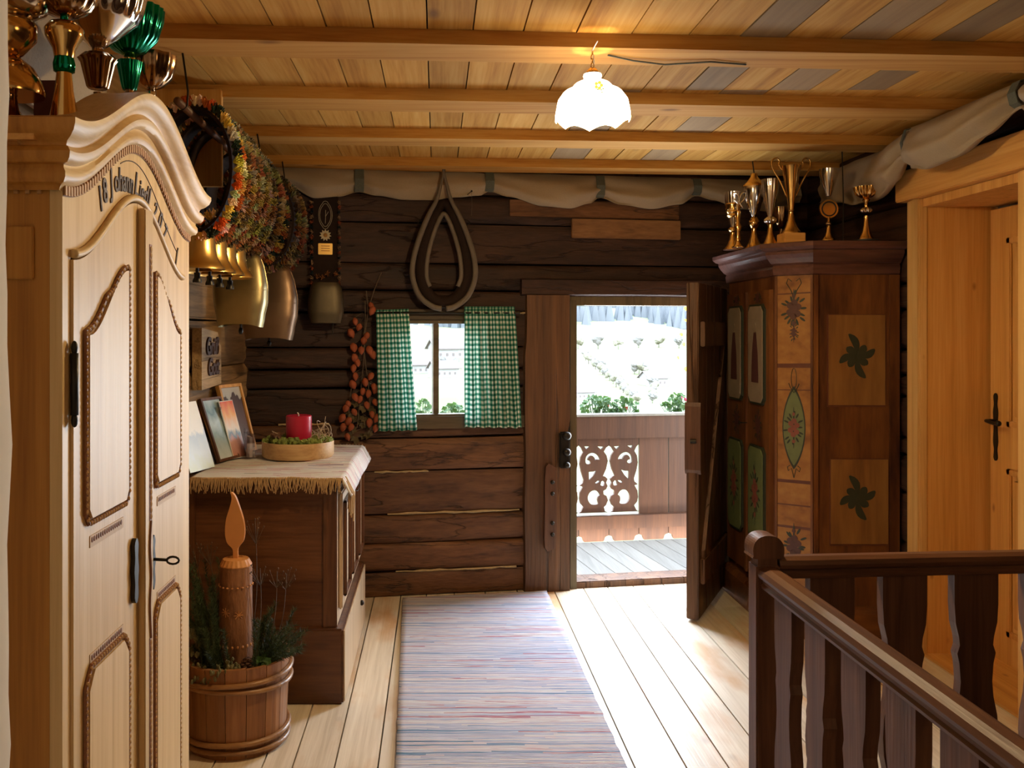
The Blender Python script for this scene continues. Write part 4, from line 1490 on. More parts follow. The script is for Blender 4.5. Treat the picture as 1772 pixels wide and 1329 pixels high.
t = trophy((at(261, Y), Y, TZ), 'small trophy with hammered gold bowl, rightmost on the wardrobe', GL, [
    ('base', 'gold', sc(CONEB, .035, zo(170, Y)), {}), ('stem', 'silver', sc(KNOB, .014, .05, zo(180, Y)), {}), ('bowl', 'bronze', sc(BOWL, .068, .092, zo(155, Y)), dict(flute=12, amp=.03, n=72))])
Y = 2.0
mb = MB(); mb.box(-.025, .025, -.02, .02, 0, .15, bev=.002)
t = thing('trophy_plinth', (at(84, Y), Y, TZ), 'dark red block standing behind the cups on the wardrobe', 'plinth')
mb.build('block', plain('dark red block', (.09, .02, .015), .4), t)

# ================================================================ BELLS ON FRINGED COLLARS
COLS = [(.75, .52, .12), (.58, .13, .03), (.03, .05, .03), (.78, .66, .46)]
def tuft(mb, c, out, rr, col, n=16):
    out = Vector(out).normalized()
    a = out.orthogonal().normalized(); b = out.cross(a)
    for k in range(n):
        th = 2 * PI * R.random(); sp = .9 * R.random()
        d = (out + (a * math.cos(th) + b * math.sin(th)) * sp).normalized()
        L = rr * (.75 + .5 * R.random())
        w = d.orthogonal().normalized() * rr * .10
        w2 = d.cross(w)
        j = .75 + .5 * R.random()
        p = Vector(c)
        mb.add([p + w, p - w * .5 + w2, p - w * .5 - w2, p + d * L + w * .7, p + d * L - w * .4 + w2 * .7, p + d * L - w * .4 - w2 * .7], [(0, 1, 4, 3), (1, 2, 5, 4), (2, 0, 3, 5), (3, 4, 5)], tint=tuple(x * j for x in col))


def teardrop(n, hw, zt, zb):
    pts = []
    for k in range(n):
        th = 2 * PI * k / n
        v = (1 - math.cos(th)) / 2           # 0 at the top, 1 at the bottom
        x = hw * math.sin(th) * (1 - .10 * v)
        pts.append((x, zt + (zb - zt) * v))
    return pts


def bell_collar(loc, label, kind, scale=1.0, bw_=.10, dull=1.0, rz=0.0, hw=.135, zt=.50, zb=.06, drop=.0, bscale=1.0):
    t = thing('cow_bell', loc, label, 'cow bell', 'bells on fringed straps along the left wall', rz=rz)
    n = 44
    pts = teardrop(n, hw, zt, zb)
    mb = MB()
    vs = []
    for (x, z) in pts:
        d = Vector((x, 0, z - (zt + zb) / 2)).normalized() * .006
        vs += [(x - d.x, -bw_ / 2, z - d.z), (x + d.x, -bw_ / 2, z + d.z), (x + d.x, bw_ / 2, z + d.z), (x - d.x, bw_ / 2, z - d.z)]
    fs = []
    for i in range(n):
        for j in range(4):
            fs.append((i * 4 + j, i * 4 + (j + 1) % 4, ((i + 1) % n) * 4 + (j + 1) % 4, ((i + 1) % n) * 4 + j))
    mb.add(vs, fs)
    mb.build('strap', M['leather'], t)
    for sd in (-1, 1):
        q = MB()
        m = 52
        P = teardrop(m, hw + .010, zt + .010, zb - .008)
        for i, (x, z) in enumerate(P):
            ii = i // 2 + (2 if sd > 0 else 0)
            cc = COLS[ii % 3] if ii % 4 else COLS[3]
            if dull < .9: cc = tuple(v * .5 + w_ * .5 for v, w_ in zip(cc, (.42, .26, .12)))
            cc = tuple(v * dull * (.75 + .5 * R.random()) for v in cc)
            o_ = Vector((x, sd * .05, (z - (zt + zb) / 2) * .8))
            tuft(q, (x, sd * (bw_ / 2 - .004), z), o_, .033, cc, 34)
            if sd < 0 and R.random() < .9: tuft(q, (x, 0, z), Vector((x, 0, z - .28)), .018, (.07 * dull, .04 * dull, .02 * dull), 16)
        q.build('fringe', M['fringe'], t, kind='stuff')
    # cluster of tufts at the foot of the strap
    q = MB()
    for i in range(9):
        x = (R.random() - .5) * .20
        tuft(q, (x, -bw_ / 2 - .01 + (R.random() - .3) * .05, zb + .02 + .04 * R.random()), (x, -.2, .2), .032, tuple(v * dull for v in R.choice(COLS[:4])), 16)
    q.build('rosette', M['fringe'], t)
    if kind == 'cast':
        s_ = bscale
        q = MB(); q.lathe([(r * s_, -z * s_ + zb) for r, z in [(0, 0), (.035, 0), (.058, .006), (.064, .02), (.066, .06), (.072, .09), (.088, .118), (.098, .128), (.100, .137), (.094, .138), (.084, .120), (.060, .06), (.05, .02), (0, .012)]], n=40)
        q.build('bell', M['brass'], t, smooth=True, auto=.9)
        q = MB(); q.tube([(0, 0, zb - .02), (0, 0, zb - .15 * s_)], .006, 8); q.lathe([(r, zb - z * s_) for r, z in [(0, .148), (.012, .148), (.011, .165), (.017, .176), (.017, .184), (0, .184)]], n=12)
        q.build('clapper', M['iron'], t, smooth=True, auto=.8)
    else:
        Hh, Wd, Dp = kind[1], kind[2], kind[3]
        def sheet(u, v):
            th = 2 * PI * u
            k = interp([(0, .55), (.04, .72), (.2, .88), (.45, 1.0), (.7, .98), (1.0, .80)], v)
            c_, s2 = math.cos(th), math.sin(th)
            e = .62
            x = Wd / 2 * k * math.copysign(abs(c_) ** e, c_)
            y = Dp / 2 * (.75 + .25 * v) * k * math.copysign(abs(s2) ** e, s2)
            zq = zb - Hh * v - (.014 * math.cos(th) ** 2 * v * v if v > .9 else 0)
            return (x, y, zq)
        q = MB(); q.grid(sheet, 48, 22, closed_u=True)
        q.add([sheet(k / 48, 0) for k in range(48)], [tuple(range(48))])
        q.tube([(-Wd * .38, 0, zb - .005), (-Wd * .15, 0, zb + .03), (Wd * .15, 0, zb + .03), (Wd * .38, 0, zb - .005)], .008, 6)
        b_ = q.build('bell', M[kind[4]], t, smooth=True, auto=.9)
        q = MB()
        for (a0, a1) in ((0, 1),):
            q.tube([(Wd / 2 * interp([(0, .55), (.04, .72), (.2, .88), (.45, 1.0), (.7, .98), (1.0, .80)], v) * 1.0, 0, zb - Hh * v) for v in [i / 12 for i in range(13)]], .003, 6)
            q.tube([(sheet(k / 48, .52)) for k in range(48)], .0016, 4, closed=True)
        q.build('seam', M[kind[4]], t)
        q = MB(); q.tube([(0, 0, zb - .03), (0, 0, zb - Hh - .03)], .005, 8); q.blob((0, 0, zb - Hh - .03), .011, .011, .016, 10, 7)
        q.build('clapper', M['iron'], t, smooth=True)
    return t


ZB = 1.905
BX = -.885
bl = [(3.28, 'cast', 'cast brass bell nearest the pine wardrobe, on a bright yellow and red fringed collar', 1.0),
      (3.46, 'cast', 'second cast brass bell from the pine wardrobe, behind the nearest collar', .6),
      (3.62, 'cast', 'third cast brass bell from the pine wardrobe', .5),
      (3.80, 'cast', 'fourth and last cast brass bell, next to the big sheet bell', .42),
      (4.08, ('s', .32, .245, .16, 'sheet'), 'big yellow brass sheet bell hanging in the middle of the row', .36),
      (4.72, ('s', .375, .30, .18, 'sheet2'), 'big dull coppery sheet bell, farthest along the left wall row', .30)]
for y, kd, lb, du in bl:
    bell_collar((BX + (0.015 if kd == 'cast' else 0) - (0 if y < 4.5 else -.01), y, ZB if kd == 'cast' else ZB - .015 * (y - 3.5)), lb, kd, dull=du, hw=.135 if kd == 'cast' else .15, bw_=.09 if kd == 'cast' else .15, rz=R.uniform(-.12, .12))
# two more empty fringed straps between
for y, lb in ((4.38, 'fringed strap hanging between the two big sheet bells'), (5.02, 'dark red fringed strap in the corner behind the coppery bell')):
    t = thing('fringed_strap', (BX - .01, y, ZB - .015), lb, 'strap', 'empty fringed straps', rz=.05)
    pts = teardrop(40, .14, .50, .06)
    mb = MB(); vs = []
    for (x, z) in pts:
        d = Vector((x, 0, z - .28)).normalized() * .006
        vs += [(x - d.x, -.06, z - d.z), (x + d.x, -.06, z + d.z), (x + d.x, .06, z + d.z), (x - d.x, .06, z - d.z)]
    mb.add(vs, [(i * 4 + j, i * 4 + (j + 1) % 4, ((i + 1) % 40) * 4 + (j + 1) % 4, ((i + 1) % 40) * 4 + j) for i in range(40) for j in range(4)])
    mb.build('strap', M['leather'], t)
    for sd in (-1, 1):
        q = MB()
        for i, (x, z) in enumerate(teardrop(52, .15, .51, .052)):
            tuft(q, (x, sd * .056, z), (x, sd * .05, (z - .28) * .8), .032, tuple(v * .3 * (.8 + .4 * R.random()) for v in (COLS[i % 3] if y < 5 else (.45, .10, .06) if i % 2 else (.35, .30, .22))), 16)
        q.build('fringe', M['fringe'], t, kind='stuff')
# pole that carries the collars, on iron hooks
t = thing('hanging_pole', (BX, 3.08, ZB + .486), 'dark wooden pole under the ceiling carrying the row of belled collars', 'pole')
mb = MB(); mb.tube([(0, 0, 0), (-.0, 2.16, -.012)], .014, 10)
mb.build('pole', M['railY'], t, smooth=True)
for y in (.06, 1.38, 2.10):
    q = MB(); q.tube([(0, y, -.018), (.018, y, 0), (0.02, y, .05), (0, y, .19)], .004, 6); q.build('hook', M['iron'], t, smooth=True)

# strap with edelweiss, brass plate and dark bell on the back wall
s0, zt_b = bw(563, 345, .05); _, zb_b = bw(563, 490, .05); _, zbb = bw(563, 571, .05)
t = thing('cow_bell', bwp(s0, .02, 0), 'dark bell on a flat strap with edelweiss and brass plate, on the back wall', 'cow bell', rz=WA)
wv = bw(585, 400, .05)[0] - bw(540, 400, .05)[0]
mb = MB(); mb.box(-wv / 2, wv / 2, -.03, -.02, zb_b - .02, zt_b + .05, bev=.003); mb.build('strap', M['leather'], t)
for sd in (-1, 1):
    q = MB(); z = zb_b; i = 0
    while z < zt_b:
        tuft(q, (sd * wv * .47, -.032, z), (sd * .6, -.8, 0), .022, tuple(v * .45 for v in ((.55, .14, .06), (.55, .35, .2), (.03, .05, .06))[i % 3]), 18); z += .030; i += 1
    q.build('fringe', M['fringe'], t, kind='stuff')
q = MB()
for x in (-.05, .01, .06, -.02): tuft(q, (x, -.04, zb_b + .02 + .04 * R.random()), (0, -1, .2), .026, tuple(v * .5 for v in (.6, .25, .1)), 18)
q.build('rosette', M['fringe'], t)
ze = bw(563, 407, .05)[1]; zp = bw(563, 430, .05)[1]; zo = bw(556, 372, .05)[1]
q = MB()
for k in range(11):
    a = 2 * PI * k / 11
    q.prism([(-.006, 0), (-.007, .022), (0, .036), (.007, .022), (.006, 0)], (0, -.031, ze), (math.cos(a), 0, math.sin(a)), (-math.sin(a), 0, math.cos(a)), (0, -1, 0), 0, .004)
q.build('edelweiss', plain('cream felt', (.55, .46, .30), .9), t)
q = MB(); q.blob((0, -.036, ze), .012, .006, .012, 10, 6); q.build('flower_heart', plain('ochre felt', (.35, .17, .04), .9), t)
q = MB(); q.box(-.042, .042, -.036, -.030, zp - .036, zp + .030, bev=.002); q.build('brass_plate', M['brass'], t)
q = MB()
for zz_ in (.014, .0, -.014): q.box(-.026, .026, -.0368, -.036, zp + zz_ - .002, zp + zz_ + .002)
q.build('engraving', M['carve'], t)
q = MB()
for k in (1, .82):
    q.tube([Vector((.040 * k * math.sin(a) * (1 - .0 * a), -.032, zo + .075 * k * (-math.cos(a)) * (1 if abs(math.cos(a)) < .9 else 1.1))) for a in [2 * PI * j / 24 for j in range(24)]], .0018, 5, closed=True)
q.tube([(0, -.032, zo - .05), (.002, -.032, zo + .03)], .0018, 5); q.tube([(0, -.032, zo - .01), (.018, -.032, zo + .02)], .0018, 5)
q.build('embroidery', plain('pale stitching', (.32, .28, .22), .9), t)
q = MB()
hb, wb = zb_b - .04 - zbb, (bw(594, 530, .05)[0] - bw(532, 530, .05)[0])
def dk(u, v):
    th = 2 * PI * u; k = interp([(0, .70), (.1, .86), (.4, 1.0), (.75, 1.0), (1, .86)], v); c_, s2 = math.cos(th), math.sin(th)
    return (wb / 2 * k * math.copysign(abs(c_) ** .6, c_), -.085 + .062 * k * math.copysign(abs(s2) ** .7, s2), zb_b + .0 - hb * v)
q.grid(dk, 40, 16, closed_u=True); q.add([dk(k / 40, 0) for k in range(40)], [tuple(range(40))])
q.build('bell', M['darkbell'], t, smooth=True, auto=.9)
q = MB(); q.tube([(.04, -.085, zb_b - .1), (.04, -.085, zbb - .02)], .005, 6); q.build('clapper', M['iron'], t)

# ================================================================ LINEN VALANCES
def swag(name, P, nrm, s_list, ztop, label, straps, strap_label=None, rows=30, depth=.11, seed=0, col='cloth', crease=.014):
    """P(s) -> base point on the wall line; s_list: (s, bottom z, bulge)"""
    mb = MB()
    S = [q[0] for q in s_list]
    N = 150
    nrm = Vector(nrm)
    zt_tab = [(q[0], q[1]) for q in s_list]
    bt = [(q[0], q[2]) for q in s_list]
    def sm(tab, s):
        for (a, b), (c, d) in zip(tab, tab[1:]):
            if s <= c:
                t = (s - a) / (c - a); t = max(0, min(1, t)); t = t * t * (3 - 2 * t)
                return b + (d - b) * t
        return tab[-1][1]
    def f(u, v):
        s = S[0] + (S[-1] - S[0]) * u
        zb_, bu = sm(zt_tab, s), sm(bt, s)
        Hh = ztop - zb_
        # cross-section: down the front, rolled under, back to the wall
        if v < .72:
            t = v / .72
            z = ztop - Hh * t ** 1.05
            d = .012 + bu * (math.sin(t * PI * .80) ** .9) * .9 + .012 * MN.noise(Vector((s * 5, t * 3, seed)))
            # draped creases radiating to the straps
            near = min(abs(s - q[0]) for q in straps) if straps else 1
            kk = math.exp(-near / .16)
            d += crease * math.sin(t * 11 + 4 * MN.noise(Vector((s * 2.2, 0, seed)))) * t * (.25 + kk)
            d += crease * .8 * MN.noise(Vector((s * 4 + t * 2.5, t * 4 - s * 2, seed))) * t
        else:
            t = (v - .72) / .28
            z = zb_ + .0 + .025 * math.sin(t * PI)
            z = zb_ - .006 * math.sin(t * PI) + .05 * t * t
            d = (.012 + bu * .53) * (1 - t) + .004
        b = P(s)
        return b + nrm * max(.006, d) + Vector((0, 0, z))
    mb.grid(f, N, rows)
    t = mb.build(name, M[col], smooth=True)
    setp(t, label, 'valance')
    for (s, z0, wd) in straps:
        q = MB()
        path = [P(s) + nrm * d + Vector((0, 0, z)) for d, z in [(.004, ztop), (.045, ztop - .01), (.065, ztop - (ztop - z0) * .5), (.055, z0 + .012), (.03, z0 - .004), (.004, z0)]]
        along = (P(s + .01) - P(s)).normalized()
        a = [p + along * wd / 2 for p in path]; b = [p - along * wd / 2 for p in path]
        q.add(a + b, [(i, i + 1, len(a) + i + 1, len(a) + i) for i in range(len(a) - 1)])
        so = q.build('strap', M['strap'], t)
        md = so.modifiers.new('thick', 'SOLIDIFY'); md.thickness = .004
    return t


def zpx(px, py, d=.06): return bw(px, py, d)
pts = [(470, 300, .03), (500, 322, .07), (545, 343, .10), (585, 340, .07), (622, 331, .035), (650, 338, .07), (700, 346, .10), (745, 346, .06), (790, 341, .06), (830, 338, .06), (848, 330, .035), (880, 340, .07), (940, 357, .11), (985, 361, .12), (1020, 352, .08), (1040, 341, .035), (1075, 354, .08), (1125, 362, .12), (1175, 354, .09), (1208, 338, .035), (1235, 346, .07), (1280, 362, .10), (1330, 366, .10), (1385, 350, .06)]
sl = []
for px, py, b in pts:
    s, z = zpx(px, py, .05); sl.append((s, z, b))
straps = [(zpx(px, 300)[0], zpx(px, py, .06)[1], .055) for px, py in ((622, 330), (848, 330), (1040, 340), (1208, 336))]
swag('linen_valance', lambda s: BWM @ Vector((s, 0, 0)), NW, sl, 2.585, 'raw linen valance gathered by straps along the top of the back wall', straps)
# the valance on the right wall: hung from the beam ends, fuller
def yx(px, X=2.26): return X * F / (px - VX)
YS = [(5.56, 2.40, .02), (5.30, 2.36, .05), (5.0, 2.31, .09), (4.67, 2.29, .13), (4.42, 2.33, .11), (4.28, 2.42, .035), (4.15, 2.355, .12), (4.02, 2.33, .15), (3.8, 2.34, .15), (3.62, 2.39, .12), (3.46, 2.46, .03), (3.30, 2.40, .12), (3.0, 2.34, .15), (2.7, 2.40, .10), (2.60, 2.46, .03)]
Yr = [(-y, z, b) for y, z, b in YS]
tt = swag('linen_valance', lambda s: Vector((2.27 + .12 * max(0, min(1, (-s - 4.3) / .5)), -s, 0)), (-1, 0, 0), Yr, 2.572, 'raw linen valance hanging in full folds along the right wall over the pine doorway', [(-4.28, 2.43, .02), (-3.46, 2.465, .05)], seed=5, crease=.03)

# valance behind the cups along the left wall
Yl = [(1.25, 2.28, .10), (1.5, 2.20, .14), (1.8, 2.24, .12), (2.05, 2.36, .04), (2.4, 2.22, .12), (2.75, 2.20, .13), (3.05, 2.34, .04)]
swag('linen_valance', lambda s: Vector((-1.165, s, 0)), (1, 0, 0), Yl, 2.568, 'raw linen valance on the left wall behind the cups of the pine wardrobe', [(2.05, 2.37, .05)], seed=9, crease=.03)
# ================================================================ ON THE BACK WALL
# horse collar
t = thing('horse_collar', bwp(bw(768, 400, .06)[0], .0, 0), 'old leather horse collar with pointed wooden hames above the little window', 'horse collar', rz=WA)
cx = bw(768, 400, .06)[0]
def hc(px, py, d=.06):
    s, z = bw(px, py, d); return (s - cx, -d, z)
half = [(768, 352), (752, 372), (740, 402), (730, 440), (728, 475), (737, 505), (752, 520), (768, 524)]
ring = [hc(x, y, .078) for x, y in half] + [hc(1536 - x, y, .078) for x, y in half[-2:0:-1]]
mb = MB(); P = smooth_pts(ring, 5); rr = []
for p in P: rr.append(.040 if p.z < ring[0][2] - .05 else .028)
mb.tube(P, rr, 12, closed=True, up=(0, 1, 0), flat=(1, 1.0)); mb.build('pad', M['leather'], t, smooth=True)
mb = MB()
half2 = [(768, 370), (758, 385), (748, 412), (740, 445), (738, 478), (744, 496)]
rg = [hc(1536 - x, y, .108) for x, y in half2[::-1]] + [hc(x, y, .108) for x, y in half2[1:]]
mb.tube(smooth_pts(rg, 5, False), .014, 8, up=(0, 1, 0), flat=(1.0, .6)); mb.build('lining', M['leather2'], t, smooth=True)
for sg in (1, -1):
    pth = [(770, 290), (764, 315), (756, 345), (742, 372), (728, 405), (716, 445), (714, 480), (726, 512), (748, 530), (764, 534)]
    q = MB(); q.tube(smooth_pts([hc(768 + sg * (x - 768), y, .125) for x, y in pth], 4, False), [.006 + .011 * min(1, k / 14) for k in range(37)], 8, up=(0, 1, 0), flat=(1, .7))
    q.build('hame', M['leather2'], t, smooth=True)
    q = MB(); x, y, z = hc(768 + sg * -40, 395, .118); q.tube([(x, y, z + .02), (x + sg * -.02, y - .01, z + .03), (x, y, z + .05)], .004, 6); q.build('ring', M['iron'], t)
q = MB(); q.tube([hc(768, 525, .11), hc(760, 532, .11), hc(776, 532, .11), hc(768, 525, .11)], .004, 6); q.tube([hc(768, 296, .1), hc(768, 283, .02)], .004, 6)
q.build('buckle', M['iron'], t)

# curtains and their rod
crod = thing('curtain_rod', bwp(bw(648, 545, .09)[0], .09, bw(648, 541, .09)[1]), 'thin curtain rod across the little window', 'curtain rod', rz=WA)
q = MB(); L_ = bw(900, 545, .09)[0] - bw(648, 545, .09)[0]; q.tube([(0, 0, 0), (L_, 0, 0)], .006, 8); q.build('rod', M['iron'], crod, smooth=True)
for x in (.01, L_ - .01):
    q = MB(); q.tube([(x, 0, 0), (x, .09, 0)], .005, 6); q.build('bracket', M['iron'], crod)
def curtain(tl, tr_, bl, br, folds, label, cw, amp=.011, ph=0):
    D = .090
    A, B, Cc, Dd = [bw(x, y, D) for x, y in (tl, tr_, bl, br)]
    o = thing('gingham_curtain', bwp((A[0] + B[0]) / 2, D, 0), label, 'curtain', 'green gingham curtains', rz=WA)
    c0 = (A[0] + B[0]) / 2
    mb = MB()
    def f(u, v):
        vv = v ** 1.0
        s = (A[0] + (B[0] - A[0]) * u) * (1 - vv) + (Cc[0] + (Dd[0] - Cc[0]) * u) * vv
        z = (A[1] + (B[1] - A[1]) * u) * (1 - vv) + (Cc[1] + (Dd[1] - Cc[1]) * u) * vv
        w_ = amp * (.45 + .75 * vv)
        d = w_ * math.sin(2 * PI * folds * u + ph + .8 * math.sin(3 * vv + u * 4)) + .4 * w_ * math.sin(2 * PI * folds * 2.3 * u + 1)
        sx_ = .35 * w_ * math.cos(2 * PI * folds * u + ph + .8 * math.sin(3 * vv))
        hem = .004 * math.sin(2 * PI * folds * u) * vv
        return (s - c0 + sx_, -d - (.010 if v > .03 else 0), z + hem)
    Hh = A[1] - Cc[1]
    mb.grid(f, 90, 40, uvfn=lambda u, v: (u * cw, v * Hh))
    mb.build('cloth', M['gingham'], o, smooth=True)
    q = MB(); q.grid(lambda u, v: (lambda p: (p[0], p[1] - .002, p[2] + .012 * (1 - v)))(f(u, 0)), 60, 1, uvfn=lambda u, v: (u * cw, v * .02)); q.build('heading', M['gingham'], o, smooth=True)
curtain((650, 540), (707, 538), (653, 746), (721, 744), 4.2, 'green and white checked curtain on the left of the little window', .30)
curtain((803, 534), (891, 534), (803, 739), (903, 740), 5.5, 'green and white checked curtain on the right of the little window', .46, ph=1.5)

# dried physalis garland
cs, cz = bw(622, 620, .05)
t = thing('physalis_garland', bwp(cs, .0, 0), 'hanging bunch of dried orange physalis lanterns left of the curtain', 'dried flowers', rz=WA)
st = MB()
def g2(px, py, d=.055):
    s, z = bw(px, py, d); return Vector((s - cs, -d, z))
mains = [[(660, 472), (645, 510), (634, 560), (628, 640), (618, 740)], [(634, 503), (636, 545), (630, 600), (640, 690), (640, 750)], [(632, 520), (630, 580), (610, 660), (600, 740)]]
for m_ in mains: st.tube(smooth_pts([g2(*p) for p in m_], 5, False), .0028, 5)
lan = MB()
lan.tint = .5
def lantern(mb, r=1.0):
    prof = [(0.001, .020), (.008, .018), (.016, .008), (.0185, -.004), (.014, -.018), (.006, -.028), (.0005, -.033)]
    mb.lathe([(a * r, b * r) for a, b in prof], n=15, flute=5, amp=.10)
lantern(lan)
proto = lan.build('lantern', M['physalis'], t, smooth=True)
first = True
spots_ = [(645, 536), (640, 528), (615, 555), (622, 565), (607, 575), (637, 580), (630, 588), (613, 600), (640, 605), (646, 612), (612, 618), (618, 626), (612, 636), (615, 650), (609, 664), (642, 650), (632, 660), (647, 668), (628, 676), (636, 680), (612, 686), (604, 698), (622, 690), (600, 705), (594, 722), (604, 728), (606, 738), (648, 695), (652, 672), (645, 716), (652, 722), (640, 730), (648, 740), (601, 755), (612, 712), (594, 738), (635, 700), (626, 605)]
for (px, py) in spots_:
    if first: c = proto; first = False
    else: c = proto.copy(); C.objects.link(c); c.parent = t
    c.location = g2(px + R.uniform(-2, 2), py, .058 + .03 * R.random()); c.rotation_euler = (R.uniform(-.5, .5), R.uniform(-.5, .5), R.random() * 6)
    k = .85 + .35 * R.random(); c.scale = (k, k, k)
    st.tube([c.location + Vector((0, 0, .018)), g2(628, py - 14, .03)], .0012, 4)
st.build('stem', M['twig'], t)
lf = MB()
for k in range(26):
    leaf_disc(lf, g2(R.uniform(598, 646), R.uniform(690, 762), .03 + .03 * R.random()), .018 + .012 * R.random(), (R.random() - .5, -1, R.random() - .5), .5)
lf.build('dry_leaves', plain('dry brown green leaves', (.09, .065, .025), .8, var=.4), t)
# a nail with a cord by the horse collar
t = thing('wall_nail', bwp(bw(812, 320, .1)[0], .0, bw(812, 335, .1)[1]), 'thin cord hanging from a nail right of the horse collar', 'cord', rz=WA)
q = MB(); q.tube([(0, 0, 0), (0, -.17, .004)], .003, 6); q.blob((0, -.17, .004), .006, .004, .006, 8, 6); q.build('nail', M['iron'], t)
q = MB(); q.tube([(0, -.165, 0), (.004, -.165, -.07), (.001, -.16, -.14)], .0012, 5); q.build('cord', M['twig'], t)

# ================================================================ LEFT: CHEST AND WHAT STANDS ON IT
CX, CY0, CY1, CT = -.435, 3.90, 4.98, .950
ch = thing('chest', (-.77, 4.44, 0), 'old brown wooden chest of cupboards under the runner along the left wall', 'chest')
mb = MB()
mb.box(-1.10, CX, CY0, CY1, .30, CT, bev=.004)
mb.build('body', M['chestX'], ch, world=True)
mb = MB(); mb.box(-1.11, CX + .035, CY0 - .03, CY1 + .03, 0, .325, bev=.008); mb.build('plinth', M['chestX'], ch, world=True)
mb = MB()
mb.box(CX - .055, CX + .006, CY0 - .008, CY0, .325, CT - .02, bev=.003); mb.box(-1.10, -1.04, CY0 - .008, CY0, .325, CT - .02, bev=.003)
mb.build('side_stile', M['chestZ'], ch, world=True)
mb = MB(); mb.box(-1.11, CX + .03, CY0 - .03, CY1 + .02, CT, CT + .018, bev=.004); mb.build('top', M['chestX'], ch, world=True)
pw = (CY1 - CY0) / 3
M['glarewood'] = wood('glare tinted chest front', (.40, .25, .13), (.56, .40, .24), (.66, .50, .33), 'Z', .35, 14, .06, .15, 0, (0, 0, 0), .05, spec=.8)  # pale colour stands in for door glare on the chest front
mb = MB(); mb.box(CX + .035, CX + .041, CY0 - .018, CY1 + .02, .01, .315, bev=.002); mb.build('plinth_glare', M['glarewood'], ch, world=True)  # thin pale sheet carrying the same glare on the plinth
mb = MB(); mb.box(CX, CX + .006, CY0, CY1, .33, CT - .01); mb.build('front_board', M['glarewood'], ch, world=True)
for k in range(3):
    a, b = CY0 + pw * k + .06, CY0 + pw * (k + 1) - .05
    f = MB(); f.box(CX + .006, CX + .026, a - .025, b + .025, .39, .90, bev=.006); pf = f.build('door', M['glarewood'], ch, world=True)
    q = MB()
    for (p, q1, r_, s_) in ((a, a + .014, .44, .86), (b - .014, b, .44, .86), (a, b, .44, .454), (a, b, .846, .86)): q.box(CX + .026, CX + .042, p, q1, r_, s_, bev=.004)
    q.build('moulding', M['chestZ'], pf, world=True)
q = MB(); q.blob((CX + .047, CY1 - .28, .19), .012, .014, .014, 10, 7); q.build('knob', M['iron'], ch, world=True, smooth=True)
q = MB(); q.tube([Vector((CX + .04, CY0 + .60, .83)) + Vector((.01 * math.cos(a), .02 * math.cos(a), .022 * math.sin(a))) for a in [k * PI / 6 for k in range(12)]], .002, 5, closed=True); q.build('key_ring', M['iron'], ch, world=True)

# runner with knotted fringe
TT = CT + .020
rn = thing('rag_runner', (-.74, 4.42, TT), 'white rag runner with coloured flecks and fringe on top of the chest', 'runner')
def rz_(x, y):
    d = 0
    if x > CX + .035: d = (x - CX - .035) * 1.9
    return TT + .006 + .004 * MN.noise(Vector((x * 9, y * 7, 0))) + .007 * max(0, math.sin(y * 8 + x * 5)) * (1 if x > CX - .2 else .3) - d
x0r, x1r, y0r, y1r = -1.05, CX + .075, CY0 - .04, CY1 + .035
mb = MB()
mb.grid(lambda u, v: (lambda x, y: (x - .0 * v, y, rz_(x, y)))(x0r + (x1r - x0r) * u, y0r + (y1r - y0r) * v + .03 * math.sin(u * 5) * (v > .9)), 60, 70)
o = mb.build('cloth', M['runner'], rn, world=True, smooth=True); md = o.modifiers.new('thick', 'SOLIDIFY'); md.thickness = .007
fr = MB()
M['fringecord'] = plain('fringe cord', (.42, .27, .13), .9, var=.3, vscale=60)
for k in range(150):
    x = x0r + (x1r - x0r - .04) * (k + R.random() * .8) / 150
    L = .045 + .025 * R.random(); dx = R.uniform(-.018, .018)
    z = rz_(x, y0r)
    fr.tube([(x, y0r + .004, z - .001), (x, y0r - .007, z - .003), (x + dx * .4, y0r - .011, z - L * .5), (x + dx, y0r - .009, z - L)], [.0026, .003, .0026, .0018], 5)
for k in range(16):     # the tassel that has slid over the front corner
    x = x1r - .01 - .03 * R.random(); y = y0r + .02 + .07 * R.random(); z = rz_(x, y)
    fr.tube([(x, y, z), (x + .018, y - .01, z - .03), (x + .012, y - .01 + R.uniform(-.01, .01), z - .10 - .04 * R.random())], .003, 5)
for k in range(40):
    y = y1r - .002; x = x0r + (x1r - x0r) * k / 40
    fr.tube([(x, y, rz_(x, y)), (x, y + .012, rz_(x, y) - .01), (x, y + .012, rz_(x, y) - .05)], .0025, 5)
fr.build('fringe', M['fringecord'], rn, world=True, kind='stuff')

# cards and frames leaning back toward the wall
TS = TT + .014
def picmat(name, kind):
    m, nt, b = newmat(name); L = nt.links.new
    tc = node(nt, 'ShaderNodeTexCoord'); sp = node(nt, 'ShaderNodeSeparateXYZ'); L(tc.outputs['UV'], sp.inputs[0])
    n = node(nt, 'ShaderNodeTexNoise'); n.inputs['Scale'].default_value = 4; n.inputs['Detail'].default_value = 4; L(tc.outputs['UV'], n.inputs[0])
    f = mathn(nt, 'MULTIPLY_ADD', mathn(nt, 'SUBTRACT', n.outputs[0], .5), .35, sp.outputs[1])
    r = ramp(nt, kind); L(f, r.inputs[0]); L(r.outputs[0], b.inputs['Base Color']); b.inputs['Roughness'].default_value = .35
    return m
P1 = picmat('pale landscape print', [(0, (.55, .62, .45)), (.25, (.60, .70, .80)), (.5, (.50, .62, .78)), (.55, (.85, .87, .9)), (1, (.9, .9, .9))])
P2 = picmat('dusk landscape print', [(0, (.12, .16, .20)), (.35, (.30, .36, .42)), (.5, (.03, .04, .05)), (.7, (.10, .10, .10)), (.85, (.55, .22, .05)), (1, (.12, .05, .03))])
